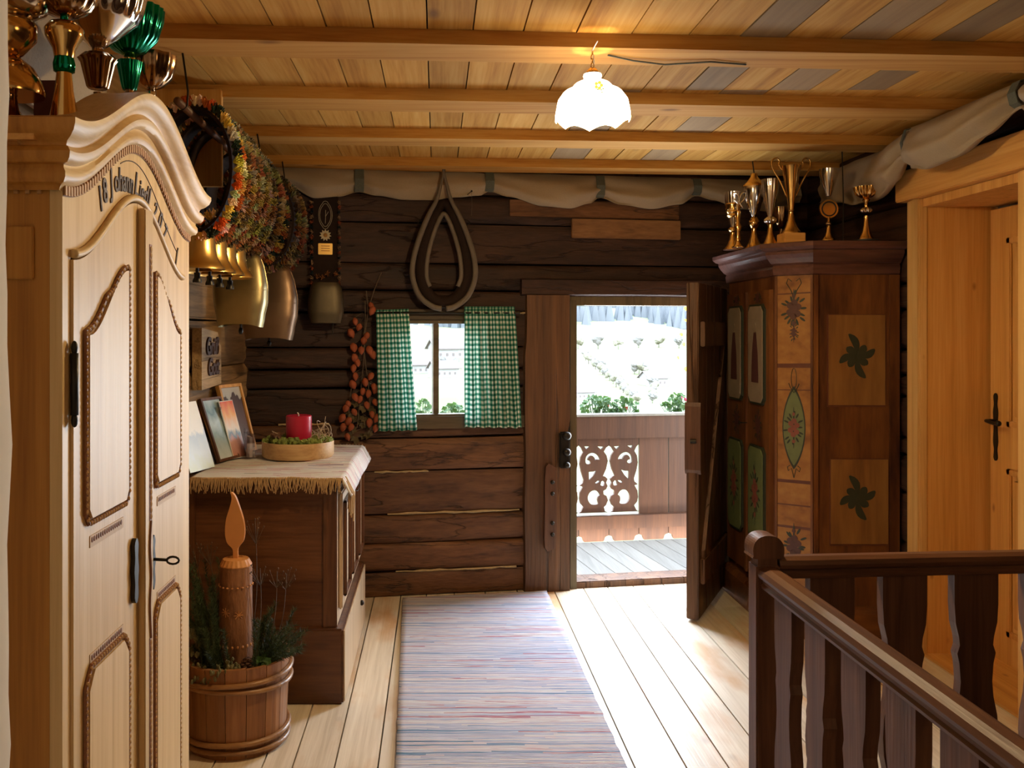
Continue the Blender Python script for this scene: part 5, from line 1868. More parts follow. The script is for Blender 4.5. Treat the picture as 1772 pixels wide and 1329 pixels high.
P3 = picmat('blue rock print', [(0, (.60, .70, .80)), (.4, (.25, .38, .45)), (.6, (.50, .62, .68)), (.8, (.14, .25, .30)), (1, (.45, .55, .60))])
P4 = picmat('sunset print', [(0, (.55, .25, .18)), (.30, (.62, .36, .36)), (.40, (.20, .32, .45)), (.5, (.75, .66, .55)), (.75, (.80, .38, .10)), (1, (.70, .10, .03))])
P5 = picmat('grey brown print', [(0, (.10, .06, .04)), (.5, (.12, .06, .05)), (.84, (.06, .03, .03)), (.86, (.45, .45, .43)), (1, (.50, .49, .47))])
def card(name, near, far, h, lean, face, label, cat, back='white', border=None, bm_=None, th=.004, group=None):
    """a board standing on the chest: base edge from near to far, leaning toward the wall by lean (m at the top)"""
    a, b = Vector((*near, TS)), Vector((*far, TS))
    w = (b - a); wd = w.length; w.normalize()
    up = Vector((-lean * w.y, lean * w.x, math.sqrt(h * h - lean * lean))).normalized()
    nn = w.cross(up).normalized()
    if nn.x < 0: nn = -nn
    t = thing(name, (a + b) / 2, label, cat, group)
    q = MB(); q.prism([(0, 0), (wd, 0), (wd, h), (0, h)], a, w, up, nn, -th, 0); q.build('backing', M[back], t, world=True)
    bo = border or 0
    q = MB(); q.add([a + w * bo + up * bo + nn * .0012, a + w * (wd - bo) + up * bo + nn * .0012, a + w * (wd - bo) + up * (h - bo) + nn * .0012, a + w * bo + up * (h - bo) + nn * .0012], [(0, 1, 2, 3)], [(0, 0), (1, 0), (1, 1), (0, 1)])
    q.build('picture', face, t, world=True)
    if bm_:
        q = MB()
        for (p0, p1, z0, z1) in ((0, bo, 0, h), (wd - bo, wd, 0, h), (bo, wd - bo, 0, bo), (bo, wd - bo, h - bo, h)):
            q.prism([(p0, z0), (p1, z0), (p1, z1), (p0, z1)], a, w, up, nn, -th, .010)
        q.build('frame', M[bm_], t, world=True)
    return t
card('brochure', (-1.075, 3.94), (-1.015, 4.13), .315, .10, P1, 'white and pale blue upright brochure nearest the pine wardrobe on the chest', 'brochure')
card('postcard_board', (-1.075, 4.20), (-1.020, 4.37), .27, .10, P2, 'dark dusk landscape card leaning behind the white brochure', 'card')
card('picture_frame', (-1.03, 4.26), (-.975, 4.44), .315, .105, P3, 'thin wooden frame with a grey blue rocky picture', 'picture frame', 'amberZ', .012, 'railZ', .010)
card('poster_card', (-.985, 4.385), (-.945, 4.50), .29, .085, P4, 'narrow white edged card with orange sunset picture', 'card', 'white', .004)
card('picture_frame', (-1.01, 4.50), (-.945, 4.72), .36, .095, P5, 'wide light wood frame behind the orange sunset card', 'picture frame', 'amberZ', .016, 'amberZ', .012)
t = thing('leaflet_holder', (-.925, 4.46, TS), 'clear acrylic holder with small leaflets in front of the sunset card', 'holder', rz=-1.2)
q = MB(); q.box(-.05, .05, -.020, -.018, 0, .14); q.box(-.05, .05, .018, .020, 0, .11); q.box(-.05, -.048, -.018, .018, 0, .12); q.box(.048, .05, -.018, .018, 0, .12); q.box(-.05, .05, -.02, .02, 0, .002); q.build('holder', M['acrylic'], t)
q = MB(); q.box(-.045, .045, -.006, .008, .003, .10); q.build('leaflets', plain('leaflets', (.60, .50, .48), .6, var=.2), t)
# glass standing behind
t = thing('drinking_glass', (-1.085, 4.42, TS), 'plain glass standing behind the framed rocky picture', 'glass')
q = MB(); q.lathe([(0, 0), (.03, 0), (.034, .25), (.032, .25), (.028, .01), (0, .008)], n=24); q.build('glass', M['acrylic'], t, smooth=True)

# carved wooden sign on the left wall
t = thing('carved_sign', (-1.135, 4.38, 1.33), 'rough wooden board with carved greeting hanging on the left wall above the cards', 'sign')
mb = MB()
mb.prism([(-.19, .0), (.19, .01), (.185, .20), (.15, .22), (.12, .27), (-.19, .29)], (0, 0, 0), (0, 1, 0), (0, 0, 1), (1, 0, 0), .0, .045)
mb.build('board', wood('sign wood', (.16, .09, .04), (.34, .22, .10), (.46, .32, .17), 'Y', .6, 14, .1, .1, 0, (0, 0, 0), .4, cracks=.5), t)
mb = MB()
for s_, y_, z_ in (('Grüß', -.01, .165), ('Gott', .01, .065)):
    me = text_mesh(s_, .115, .004, .2, .95, .003); mb.mesh(me, frame_matrix((.049, y_, z_), (0, 1, 0), (0, 0, 1), (1, 0, 0)))
mb.build('lettering', M['ink'], t)

# moss bowl with the red candle
t = thing('moss_bowl', (-.690, 4.50, TT + .012), 'round bentwood bowl of moss holding the red candle', 'bowl')
mb = MB(); mb.lathe([(0, 0), (.172, 0), (.178, .01), (.178, .078), (.170, .078), (.168, .012), (0, .012)], n=48); mb.build('bowl', wood('bentwood', (.34, .19, .08), (.50, .32, .15), (.60, .42, .22), 'X', .5, 14, .08, .1, 0, (0, 0, 0), .1), t, smooth=True, auto=.8)
mb = MB(); mb.lathe([(0, .062), (.170, .060)], n=24)
for k in range(150):
    a = R.random() * 2 * PI; d = .165 * math.sqrt(R.random()); mb.blob((d * math.cos(a), d * math.sin(a), .074 + .012 * R.random()), .016, .016, .012 + .008 * R.random(), 7, 5, .5)
mb.build('moss', M['moss'], t, kind='stuff')
mb = MB()
for k in range(16):
    a = R.uniform(-.9, .9); c = Vector((.115 + R.uniform(-.03, .03), R.uniform(-.08, .05), .08)); r_ = R.uniform(.02, .055)
    ax = Vector((R.random() - .5, R.random() - .5, R.random() * .4)).normalized(); u_ = ax.orthogonal().normalized(); v_ = ax.cross(u_)
    mb.tube([c + Vector((0, 0, r_)) + (u_ * math.cos(q_) + v_ * math.sin(q_)) * r_ for q_ in [a + i * .45 for i in range(R.randint(6, 12))]], .0018, 4)
mb.tube([(.10, 0, .08), (.13, -.02, .13), (.14, -.02, .20)], .0018, 4); mb.tube([(-.09, -.02, .08), (-.12, -.05, .13), (-.09, -.07, .12)], .002, 4)
mb.build('twigs', plain('curled dry twigs', (.42, .33, .24), .7), t)
mb = MB()
for k in range(7): mb.blob((-.10 + R.uniform(-.02, .03), -.05 + R.uniform(-.03, .03), .10 + .01 * R.random()), .014, .014, .012, 8, 5, .4)
mb.build('pine_cone', M['cone'], t)
t = thing('pillar_candle', (-.686, 4.50, TT + .012 + .078), 'raspberry red pillar candle standing in the moss bowl', 'candle')
mb = MB(); mb.lathe([(0, 0), (.062, 0), (.064, .004), (.064, .122), (.060, .126), (.052, .124), (0, .122)], n=36); mb.build('wax', M['wax'], t, smooth=True, auto=.7)
mb = MB(); mb.tube([(0, 0, .120), (-.002, 0, .132), (-.008, 0, .140)], .0028, 6); mb.build('wick', M['white'], t)

# staved bucket with fir, carved wooden candle
BK = (-.785, 3.555, 0)
bk = thing('stave_bucket', BK, 'round wooden stave bucket with willow hoops standing before the chest', 'bucket')
NS = 16
for k in range(NS):
    a0, a1 = 2 * PI * k / NS, 2 * PI * (k + 1) / NS - .012
    mb = MB()
    vs = []
    hh = .335 + .01 * R.random()
    for z, r0 in ((0.0, .190), (hh, .205)):
        for rr_ in (r0, r0 - .016):
            for j in range(4):
                a = a0 + (a1 - a0) * j / 3
                vs.append((rr_ * math.cos(a), rr_ * math.sin(a), z))
    fs = []
    for j in range(3):
        fs += [(j, j + 1, 8 + j + 1, 8 + j), (4 + j + 1, 4 + j, 12 + j, 12 + j + 1), (8 + j, 8 + j + 1, 12 + j + 1, 12 + j), (j + 1, j, 4 + j, 4 + j + 1)]
    fs += [(0, 8, 12, 4), (3, 7, 15, 11)]
    mb.add(vs, fs)
    mb.build('stave', M['barrel'], bk)
mb = MB(); mb.lathe([(0, .02), (.176, .02), (.176, .035), (0, .035)], n=32); mb.build('bottom', M['barrel'], bk)
for z, tilt in ((.285, .010), (.255, -.006), (.060, .006), (.028, 0)):
    q = MB()
    r_ = .193 + .015 * z / .335 + .006
    q.tube([(r_ * math.cos(a), r_ * math.sin(a), z + tilt * math.sin(a + 1) + .003 * math.sin(a * 3)) for a in [2 * PI * k / 48 for k in range(48)]], .0105, 8, closed=True, flat=(.8, 1))
    q.build('hoop', wood('willow hoop', (.16, .07, .025), (.30, .15, .06), (.40, .22, .10), 'X', .35, 14, .2, .3), bk, smooth=True)
soil = MB(); soil.lathe([(0, .262), (.184, .255)], n=24); soil.build('filling', M['moss'], bk)
# carved candle
t = thing('carved_candle', (BK[0] - .005, BK[1], .262), 'big wooden candle with bark sides and flat carved flame standing in the bucket', 'decoration')
mb = MB(); mb.lathe([(0, 0), (.066, 0), (.066, .14), (.064, .28), (.063, .415), (.060, .42), (.061, .425)], n=28); mb.lathe([(.061, .425), (.0, .425)], n=28); mb.build('body', M['bark'], t, smooth=True, auto=.8)
mb = MB(); mb.lathe([(.062, .420), (.0625, .424), (.050, .447), (0, .450)], n=40, flute=20, amp=.015); mb.build('top', M['flame'], t)
mb = MB()
for z, n_ in ((.115, 20), (.345, 20)):
    for k in range(n_):
        a = 2 * PI * k / n_; mb.blob((.0645 * math.cos(a), .0645 * math.sin(a), z), .005, .005, .007 if z < .2 else .0035, 7, 5)
for (a, z) in ((-2.0, .25), (-1.2, .24)):
    c0 = Vector((.0652 * math.cos(a), .0652 * math.sin(a), z)); tg_ = Vector((-math.sin(a), math.cos(a), 0))
    for k in range(4):
        w_ = k * PI / 4; mb.tube([c0 - (tg_ * math.cos(w_) + Vector((0, 0, math.sin(w_)))) * .018, c0 + (tg_ * math.cos(w_) + Vector((0, 0, math.sin(w_)))) * .018], .0016, 4)
mb.build('chip_carving', M['flame'], t)
fl = smooth_pts([Vector((x, z, 0)) for x, z in [(-.008, .45), (-.010, .485), (-.032, .51), (-.040, .55), (-.036, .60), (-.024, .64), (-.014, .68), (-.016, .705), (-.002, .69), (.010, .66), (.026, .61), (.034, .565), (.030, .52), (.008, .487), (.007, .45)]], 4)
mb = MB(); mb.mesh(curve_mesh([[(p.x, p.y) for p in fl]], .008, .002), frame_matrix((0, 0, 0), (1, 0, 0), (0, 0, 1), (0, -1, 0))); mb.build('flame', M['flame'], t)
# greenery
def sprig(mb, base, tip, nl, ln, curl=.0):
    b, e = Vector(base), Vector(tip)
    mid = b.lerp(e, .5) + Vector((0, 0, curl))
    P_ = [b.lerp(mid, t_).lerp(mid.lerp(e, t_), t_) for t_ in [k / 8 for k in range(9)]]
    mb.tube(P_, [.003 - .0022 * k / 8 for k in range(9)], 4)
    for k in range(nl):
        t_ = .08 + .92 * k / nl
        p = b.lerp(mid, t_).lerp(mid.lerp(e, t_), t_)
        d = (e - b).normalized(); a = d.orthogonal().normalized(); c_ = d.cross(a)
        th = R.random() * 6.28
        nd = (a * math.cos(th) + c_ * math.sin(th) + d * .8).normalized()
        w_ = nd.orthogonal().normalized() * .0012
        q = p + nd * ln * (.8 + .4 * R.random())
        mb.add([p + w_, p - w_, q, p + nd.cross(w_)], [(0, 1, 2), (1, 3, 2), (3, 0, 2)])
fa = thing('fir_branches', (BK[0], BK[1], .262), 'dark fir branches and pale dried sprigs spilling round the carved candle', 'greenery')
mb = MB()
for k in range(74):
    a = R.random() * 2 * PI
    if R.random() < .6: a = R.uniform(2.2, 4.4)
    r0 = .05 + .10 * R.random(); out = .13 + .10 * R.random(); z = .05 + .30 * R.random() * (1.3 if math.cos(a) < -.2 else .7)
    e = Vector((out * 1.0 * math.cos(a), out * math.sin(a) * .9, z))
    if BK[1] + e.y > 3.84: e.y = 3.84 - BK[1]
    sprig(mb, (r0 * math.cos(a), r0 * math.sin(a), 0), e, 190, .022, .03)
for k in range(22):
    sprig(mb, (.09, -.02, .0), (.13 + .14 * R.random(), R.uniform(-.16, .10), .08 + .14 * R.random()), 120, .026, .03)
mb.build('fir', M['fir'], fa)
mb = MB()
for k in range(60):
    a = R.uniform(2.4, 5.0); d = .10 + .11 * R.random()
    c_ = Vector((d * math.cos(a), d * math.sin(a), .03 + .17 * R.random() * (1 if a < 4 else .3)))
    for j in range(7): mb.blob(c_ + Vector((R.uniform(-.014, .014), R.uniform(-.014, .014), R.uniform(-.014, .014))), .006, .006, .009, 5, 4, .3)
mb.build('dried_sprigs', M['firpale'], fa)
mb = MB()
for (x, y, z) in ((.10, -.05, .42), (.07, .0, .60), (.16, -.02, .40), (.19, .02, .38), (-.18, .02, .48), (-.12, .0, .50)):
    P_ = smooth_pts([(x * .5, y, 0), (x * .8 + .02, y, z * .5), (x, y, z)], 5, False); mb.tube(P_, .0018, 4)
    for j in range(10):
        p = P_[-1] + Vector((R.uniform(-.04, .04), R.uniform(-.03, .03), R.uniform(-.05, .02))); mb.tube([P_[-3], p], .0008, 4); mb.blob(p, .003, .003, .004, 5, 4)
mb.build('twigs', M['twig'], fa)
for i, (x, y, z) in enumerate(((.035, -.125, .03), (.085, -.11, .035), (.06, -.10, .06))):
    mb = MB()
    for k in range(34):
        a = k * 2.4; v = k / 34
        mb.blob((x + .022 * math.sin(PI * (.15 + .8 * v)) * math.cos(a), y + .022 * math.sin(PI * (.15 + .8 * v)) * math.sin(a), z - .02 + .05 * v), .009, .009, .005, 6, 4)
    mb.build('pine_cone', M['cone'], fa)
mb = MB()
for k in range(14): leaf_disc(mb, (.12 + R.uniform(-.03, .03), -.10 + R.uniform(-.03, .03), .04 + .05 * R.random()), .016, (R.random() - .5, -1, R.random()), .4)
mb.build('ivy_leaves', M['leaf'], fa)

# ================================================================ RUG
t = thing('rag_rug', (.24, 3.9, 0), 'long rag rug striped in blue pink and grey on the floor boards', 'rug')
def rugf(u, v):
    y = 1.9 + (5.37 + .15 * u - 1.9) * v
    xl = -.115 - .085 * (y - 1.9) / 3.47; xr = .705 - .03 * (y - 1.9) / 3.6
    e = .005 * MN.noise(Vector((y * 14, u * 2, 0)))
    return (xl + (xr - xl) * u + e, y, .010 + .003 * MN.noise(Vector((u * 6, y * 5, 2))))
mb = MB(); mb.grid(rugf, 30, 240); o = mb.build('rug', M['rug'], t, world=True, smooth=True); md = o.modifiers.new('thick', 'SOLIDIFY'); md.thickness = .009; md.offset = -1

# ================================================================ RIGHT: PAINTED WARDROBE
pwd = thing('painted_wardrobe', (2.1, 5.1, 0), 'old painted wardrobe with flower medallions and chamfered corners in the right corner', 'wardrobe')
PF, PS, PBK, PFAR = 1.82, 4.70, 2.41, 5.62
FP = [(PF, 4.84), (1.965, PS), (PBK, PS), (PBK, 5.72), (1.95, 5.72), (PF, 5.60)]
def off(e):
    return [(PF - e, 4.84 - e * .42), (1.965 - e * .42, PS - e), (PBK + .0, PS - e), (PBK, 5.72 + 0), (1.95 - e * .4, 5.74), (PF - e, 5.62)]
mb = MB(); mb.prism(FP, (0, 0, 0), (1, 0, 0), (0, 1, 0), (0, 0, 1), .10, 1.97)
mb.build('body', M['paintZ'], pwd, world=True)
mb = MB()
lv = [(.0, 1.90), (.012, 1.905), (.018, 1.94), (.012, 1.955), (.028, 1.965), (.05, 1.99), (.062, 2.01), (.062, 2.025), (.08, 2.03), (.098, 2.045), (.10, 2.065), (.09, 2.070)]
vs = [(p[0], p[1], z) for e, z in lv for p in off(e)]
mb.add(vs, [(i * 6 + j, i * 6 + (j + 1) % 6, (i + 1) * 6 + (j + 1) % 6, (i + 1) * 6 + j) for i in range(len(lv) - 1) for j in range(6)] + [tuple(range((len(lv) - 1) * 6, len(lv) * 6))])
mb.build('cornice', wood('cornice paint', (.03, .012, .010), (.085, .035, .026), (.15, .065, .05), 'X', .30, 9, .1, .1), pwd, world=True)
mb = MB()
vs = [(p[0], p[1], z) for e, z in [(.035, 0), (.035, .14), (.02, .16), (.0, .17)] for p in off(e)]
mb.add(vs, [(i * 6 + j, i * 6 + (j + 1) % 6, (i + 1) * 6 + (j + 1) % 6, (i + 1) * 6 + j) for i in range(3) for j in range(6)] + [(5, 4, 3, 2, 1, 0)])
mb.build('plinth', M['paintX'], pwd, world=True)
M['sage'] = plain('sage paint', (.115, .135, .050), .5, var=.2)
M['rose'] = plain('rose paint', (.20, .055, .035), .5, var=.25)
M['plum'] = plain('plum paint', (.075, .026, .022), .5, var=.2)
M['leafp'] = plain('dark leaf paint', (.022, .028, .016), .5, var=.2)
M['fadedp'] = plain('faded paint', (.24, .18, .12), .5, var=.3, vscale=12)
M['redband'] = plain('dark red glaze', (.10, .028, .014), .45, var=.3)
# faces of the wardrobe as drawing frames: origin, u, normal
cu_ = Vector((1.965 - PF, PS - 4.84, 0)); CLn = cu_.length; cu_.normalize(); cn = Vector((cu_.y, -cu_.x, 0))
if cn.y > 0: cn = -cn
FRONT = (Vector((PF, 0, 0)), Vector((0, 1, 0)), Vector((-1, 0, 0)))
CHAM = (Vector((PF, 4.84, 0)), cu_, cn)
SIDE = (Vector((1.965, PS, 0)), Vector((1, 0, 0)), Vector((0, -1, 0)))
def pl(mb, fr_, pts, d0=.0, d1=.0015):
    mb.prism(pts, fr_[0], fr_[1], (0, 0, 1), fr_[2], d0, d1)
def ell(cx_, cz_, a, b, rot=0, n=14):
    return [(cx_ + a * math.cos(t_) * math.cos(rot) - b * math.sin(t_) * math.sin(rot), cz_ + a * math.cos(t_) * math.sin(rot) + b * math.sin(t_) * math.cos(rot)) for t_ in [2 * PI * k / n for k in range(n)]]
def bouquet(fr_, cx_, cz_, w_, h_, par, d=.002, bloom='rose', wide=1.0):
    q = MB()
    rr = random.Random(int(cz_ * 1000))
    for k in range(14):
        a = 2 * PI * k / 14 + rr.random() * .3; e = .30 + .2 * rr.random()
        pl(q, fr_, ell(cx_ + w_ * e * math.cos(a), cz_ + h_ * e * math.sin(a), w_ * .15, w_ * .05, a), d, d + .0006)
    pl(q, fr_, ell(cx_, cz_, w_ * .04, h_ * .62), d, d + .0005)
    q.build('painted_leaves', M['leafp'], par, world=True)
    q = MB()
    for k in range(6):
        a = 2 * PI * k / 6 + .4; pl(q, fr_, ell(cx_ + w_ * .20 * math.cos(a), cz_ + h_ * .20 * math.sin(a), w_ * .15, w_ * .15), d + .0008, d + .0014)
    pl(q, fr_, ell(cx_, cz_, w_ * .17, w_ * .17), d + .0014, d + .002)
    pl(q, fr_, ell(cx_, cz_ - h_ * .40, w_ * .10, w_ * .10), d + .001, d + .0016); pl(q, fr_, ell(cx_, cz_ + h_ * .40, w_ * .08, w_ * .10), d + .001, d + .0016)
    q.build('painted_roses', M[bloom], par, world=True)
# chamfer
c0 = CLn / 2
q = MB(); pl(q, CHAM, [(.004, .17), (CLn - .004, .17), (CLn - .004, 1.9), (.004, 1.9)], -.002, .0004)
q.build('chamfer_board', wood('banded orange paint', (.11, .036, .010), (.25, .105, .025), (.34, .165, .042), 'X', .45, 5, .25, .1), pwd, world=True)
q = MB()
for z, h_ in ((1.80, .012), (1.41, .028), (1.29, .010), (.80, .022), (.68, .012), (.56, .018), (.40, .02)):
    pl(q, CHAM, [(.012, z), (CLn - .012, z + .004), (CLn - .012, z + h_), (.012, z + h_ - .006)], .0, .0014)
q.build('red_bands', M['redband'], pwd, world=True)
q = MB(); pl(q, CHAM, [(.0, .17), (.012, .17), (.012, 1.9), (.0, 1.9)], 0, .006); pl(q, CHAM, [(CLn - .012, .17), (CLn, .17), (CLn, 1.9), (CLn - .012, 1.9)], 0, .006)
q.build('corner_bead', M['paintZ'], pwd, world=True)
zm = 1.095
lens = lambda k: [(c0 + k * .056 * math.sin(t_) ** 1.7, zm + k * .20 * -math.cos(t_)) for t_ in [PI * j / 16 for j in range(17)]] + [(c0 - k * .056 * math.sin(t_) ** 1.7, zm + k * .20 * math.cos(t_)) for t_ in [PI * j / 16 for j in range(1, 16)]]
q = MB(); pl(q, CHAM, lens(1.10), .001, .0018)
q.tube([CHAM[0] + cu_ * (c0 + .014 * math.sin(a)) + cn * .002 + Vector((0, 0, zm + .26 - .055 * math.cos(a))) for a in [2 * PI * k / 16 for k in range(16)]], .0016, 5, closed=True)
for sg in (-1, 1):
    q.tube([CHAM[0] + cu_ * (c0 + sg * x_) + cn * .002 + Vector((0, 0, z_)) for x_, z_ in ((.0, .83), (.012, .88), (.03, .865), (.034, .885), (.02, .895))], .002, 5)
    q.tube([CHAM[0] + cu_ * (c0 + sg * x_) + cn * .002 + Vector((0, 0, z_)) for x_, z_ in ((.0, 1.28), (.02, 1.31), (.028, 1.33))], .002, 5)
q.build('medallion_rim', M['leafp'], pwd, world=True)
q = MB(); pl(q, CHAM, lens(1.0), .0015, .0024); q.build('medallion', M['sage'], pwd, world=True)
bouquet(CHAM, c0, zm, .095, .18, pwd, .003)
bouquet(CHAM, c0, 1.72, .12, .18, pwd, .002, 'plum'); bouquet(CHAM, c0, 1.60, .05, .09, pwd, .002, 'plum'); bouquet(CHAM, c0, .47, .12, .20, pwd, .002, 'plum')
q = MB()
for sg in (-1, 1): q.tube([CHAM[0] + cu_ * (c0 + sg * x_) + cn * .002 + Vector((0, 0, z_)) for x_, z_ in ((.0, 1.78), (.015, 1.82), (.04, 1.86), (.03, 1.885), (.012, 1.87))], .0022, 5)
q.build('scroll', M['leafp'], pwd, world=True)
# side: two framed panels with pinwheel flowers
def xs_(px): return (px - VX) / F * PS - 1.965
def zs_(py): return H - (py - VY) / F * PS
def pinwheel(fr_, cx_, cz_, r_, par):
    q = MB()
    for k in range(8):
        a = k * PI / 4 + PI / 2; L_ = r_ * (1.0 if k % 2 == 0 else .72) * (1.25 if k % 4 == 0 else 1)
        pts = []
        for j in range(9):
            t_ = j / 8; ca = a + .35 * t_ * t_ * (1 if k % 2 == 0 else .3); wd_ = .026 * math.sin(PI * min(1, .12 + t_ * .86)) ** .7 * (.15 + 1.1 * t_) * r_ / .098
            pts.append((cx_ + L_ * t_ * math.cos(ca) - wd_ * math.sin(ca), cz_ + L_ * t_ * math.sin(ca) + wd_ * math.cos(ca)))
        for j in range(8, -1, -1):
            t_ = j / 8; ca = a + .35 * t_ * t_ * (1 if k % 2 == 0 else .3); wd_ = .026 * math.sin(PI * min(1, .12 + t_ * .86)) ** .7 * (.15 + 1.1 * t_) * r_ / .098
            pts.append((cx_ + L_ * t_ * math.cos(ca) + wd_ * math.sin(ca), cz_ + L_ * t_ * math.sin(ca) - wd_ * math.cos(ca)))
        pl(q, fr_, pts, .0075 + k * .0001, .0085 + k * .0001)
    q.build('painted_flower', M['leafp'], par, world=True)
for (x0, x1, z0, z1, fx, fz) in ((1433, 1531, 701, 545, 1482, 616), (1437, 1536, 941, 795, 1483, 861)):
    a, b, c_, d_ = xs_(x0), xs_(x1), zs_(z0), zs_(z1)
    q = MB(); pl(q, SIDE, [(a, c_), (b, c_), (b, d_), (a, d_)], 0, .007)
    pn = q.build('side_panel', wood('ochre panel', (.11, .045, .014), (.20, .09, .024), (.27, .135, .038), 'Z', .45, 7, .12, .1), pwd, world=True)
    q = MB()
    for (p, r_, s_, t_) in ((a - .006, a, c_, d_), (b, b + .006, c_, d_), (a - .006, b + .006, c_ - .010, c_), (a, b, d_, d_ + .004)): pl(q, SIDE, [(p, s_), (r_, s_), (r_, t_), (p, t_)], 0, .003)
    q.build('panel_line', M['redband'], pn, world=True)
    pinwheel(SIDE, xs_(fx), zs_(fz), .098, pn)
q = MB(); pl(q, SIDE, [(.0, .17), (.022, .17), (.022, 1.9), (.0, 1.9)], 0, .012); pl(q, SIDE, [(PBK - 1.965 - .05, .17), (PBK - 1.965, .17), (PBK - 1.965, 1.9), (PBK - 1.965 - .05, 1.9)], 0, .012)
q.build('side_stile', M['paintZ'], pwd, world=True)
# doors on the front
for (y0, y1, lab) in ((4.87, 5.215, 'n'), (5.225, 5.57, 'f')):
    q = MB(); pl(q, FRONT, [(y0, .22), (y1, .22), (y1, 1.83), (y0, 1.83)], 0, .022)
    dr = q.build('door', M['paintZ'], pwd, world=True)
    ym = (y0 + y1) / 2
    def octo(hw, z0, z1, c=.03): return [(ym - hw + c, z0), (ym + hw - c, z0), (ym + hw, z0 + c), (ym + hw, z1 - c), (ym + hw - c, z1), (ym - hw + c, z1), (ym - hw, z1 - c), (ym - hw, z0 + c)]
    for (z0, z1, mt_) in ((1.21, 1.745, 'fadedp'), (.44, .955, 'sage')):
        q = MB(); pl(q, FRONT, octo(.125, z0 - .012, z1 + .012), .022, .034); q.build('panel_rim', M['leafp'], dr, world=True)
        q = MB(); pl(q, FRONT, octo(.110, z0, z1), .030, .038); q.build('panel', M[mt_], dr, world=True)
    FR2 = (FRONT[0] + Vector((-.038, 0, 0)), FRONT[1], FRONT[2])
    bouquet(FR2, ym, .70, .15, .30, dr, .0005)
    q = MB()      # robed figure painted in the upper panel
    pl(q, FR2, [(ym - .055, 1.32), (ym + .055, 1.32), (ym + .045, 1.48), (ym + .018, 1.60), (ym - .018, 1.60), (ym - .045, 1.48)], .0005, .0015); q.build('painted_robe', M['plum'], dr, world=True)
    q = MB(); pl(q, FR2, ell(ym, 1.625, .02, .028), .0005, .0018); pl(q, FR2, [(ym - .10, 1.23), (ym + .10, 1.23), (ym + .10, 1.32), (ym - .10, 1.31)], .0004, .0010); q.build('painted_face', M['fadedp'], dr, world=True)
    bouquet(FRONT, ym, 1.79, .10, .05, dr, .0225, 'plum')
    bouquet(FRONT, ym, 1.08, .12, .16, dr, .0225, 'plum')
q = MB(); pl(q, FRONT, [(5.205, .22), (5.235, .22), (5.235, 1.83), (5.205, 1.83)], .022, .034); q.build('meeting_strip', M['paintZ'], pwd, world=True)
q = MB(); q.tube([(PF - .03, 5.19, 1.08), (PF - .07, 5.19, 1.08)], .004, 6); q.blob((PF - .075, 5.19, 1.08), .006, .012, .012, 8, 6); q.build('key', M['iron'], pwd, world=True)

# trophies on it
GT = 'trophies on the painted wardrobe'
TZ2 = 2.071
def gz(px, Y): return ((px - VX) / F * Y, Y, TZ2)
u = lambda n, Y: n / F * Y        # pixels to metres at depth Y
Y = 5.15
trophy(gz(1268, Y), 'leftmost trophy, a tall striped silver tulip cup on a gold foot', GT, [('foot', 'gold', sc(CONEB, u(16, Y), u(30, Y)), {}), ('knob', 'gold', sc(KNOB, u(8, Y), u(10, Y), u(30, Y)), {}), ('cup', 'silver', sc(TULIP, u(14, Y), u(62, Y), u(38, Y)), dict(flute=12, amp=.04, n=72)),
    ('stripes', 'gold', sc([(0.62, .35), (.82, .40), (.72, .45), (.88, .50), (.78, .55), (.94, .60), (.85, .65), (1.0, .70), (.9, .75)], u(13.6, Y), u(62, Y), u(34, Y)), {})])
Y = 5.02
t = trophy(gz(1277, Y), 'small gold trophy with a ribbon ornament, in front of the striped cup', GT, [('foot', 'gold', sc(CONEB, u(10, Y), u(14, Y)), {}), ('stem', 'gold', sc([(0, 0), (.6, 0), (.4, .3), (.9, .45), (.4, .6), (.7, 1), (0, 1)], u(8, Y), u(50, Y), u(13, Y)), {}), ('cup', 'gold', sc(TULIP, u(7, Y), u(16, Y), u(60, Y)), {})])
q = MB()
for sg in (-1, 1): q.tube(smooth_pts([(0, -.02, u(74, Y)), (sg * .03, -.02, u(84, Y)), (sg * .035, -.02, u(94, Y)), (sg * .012, -.02, u(92, Y)), (0, -.02, u(80, Y)), (sg * .02, -.02, u(68, Y))], 4, False), .0035, 6)
q.build('ribbon', M['silver'], t, smooth=True)
Y = 5.12
t = trophy(gz(1305, Y), 'lidded silver and gold trophy with a pointed finial, third from the left', GT, [('foot', 'gold', sc(CONEB, u(17, Y), u(36, Y)), {}), ('knob', 'gold', sc(KNOB, u(9, Y), u(22, Y), u(35, Y)), {}), ('cup', 'silver', sc([(0, 0), (.2, 0), (.45, .15), (.8, .5), (1, .85), (1, 1), (0, 1)], u(18, Y), u(52, Y), u(56, Y)), {}),
    ('lid', 'gold', sc([(0, 0), (1.05, 0), (1.05, .1), (.7, .35), (.35, .7), (.3, .95), (0, 1)], u(18, Y), u(24, Y), u(108, Y)), {})])
q = MB(); q.tube([(0, 0, u(131, Y)), (-.008, 0, u(150, Y)), (-.008, 0, min(u(165, Y), .50))], .0035, 6); q.build('finial', M['iron'], t)
Y = 4.95
trophy(gz(1333, Y), 'silver tulip trophy on a beaded gold foot, left of the twin handled cup', GT, [('foot', 'gold', sc(CONEB, u(14, Y), u(38, Y)), {}), ('beads', 'silver', sc(KNOB, u(10, Y), u(14, Y), u(38, Y)), dict(flute=10, amp=.12, n=60)), ('cup', 'silver', sc(TULIP, u(15, Y), u(66, Y), u(50, Y)), dict(flute=14, amp=.03, n=84))])
Y = 5.3
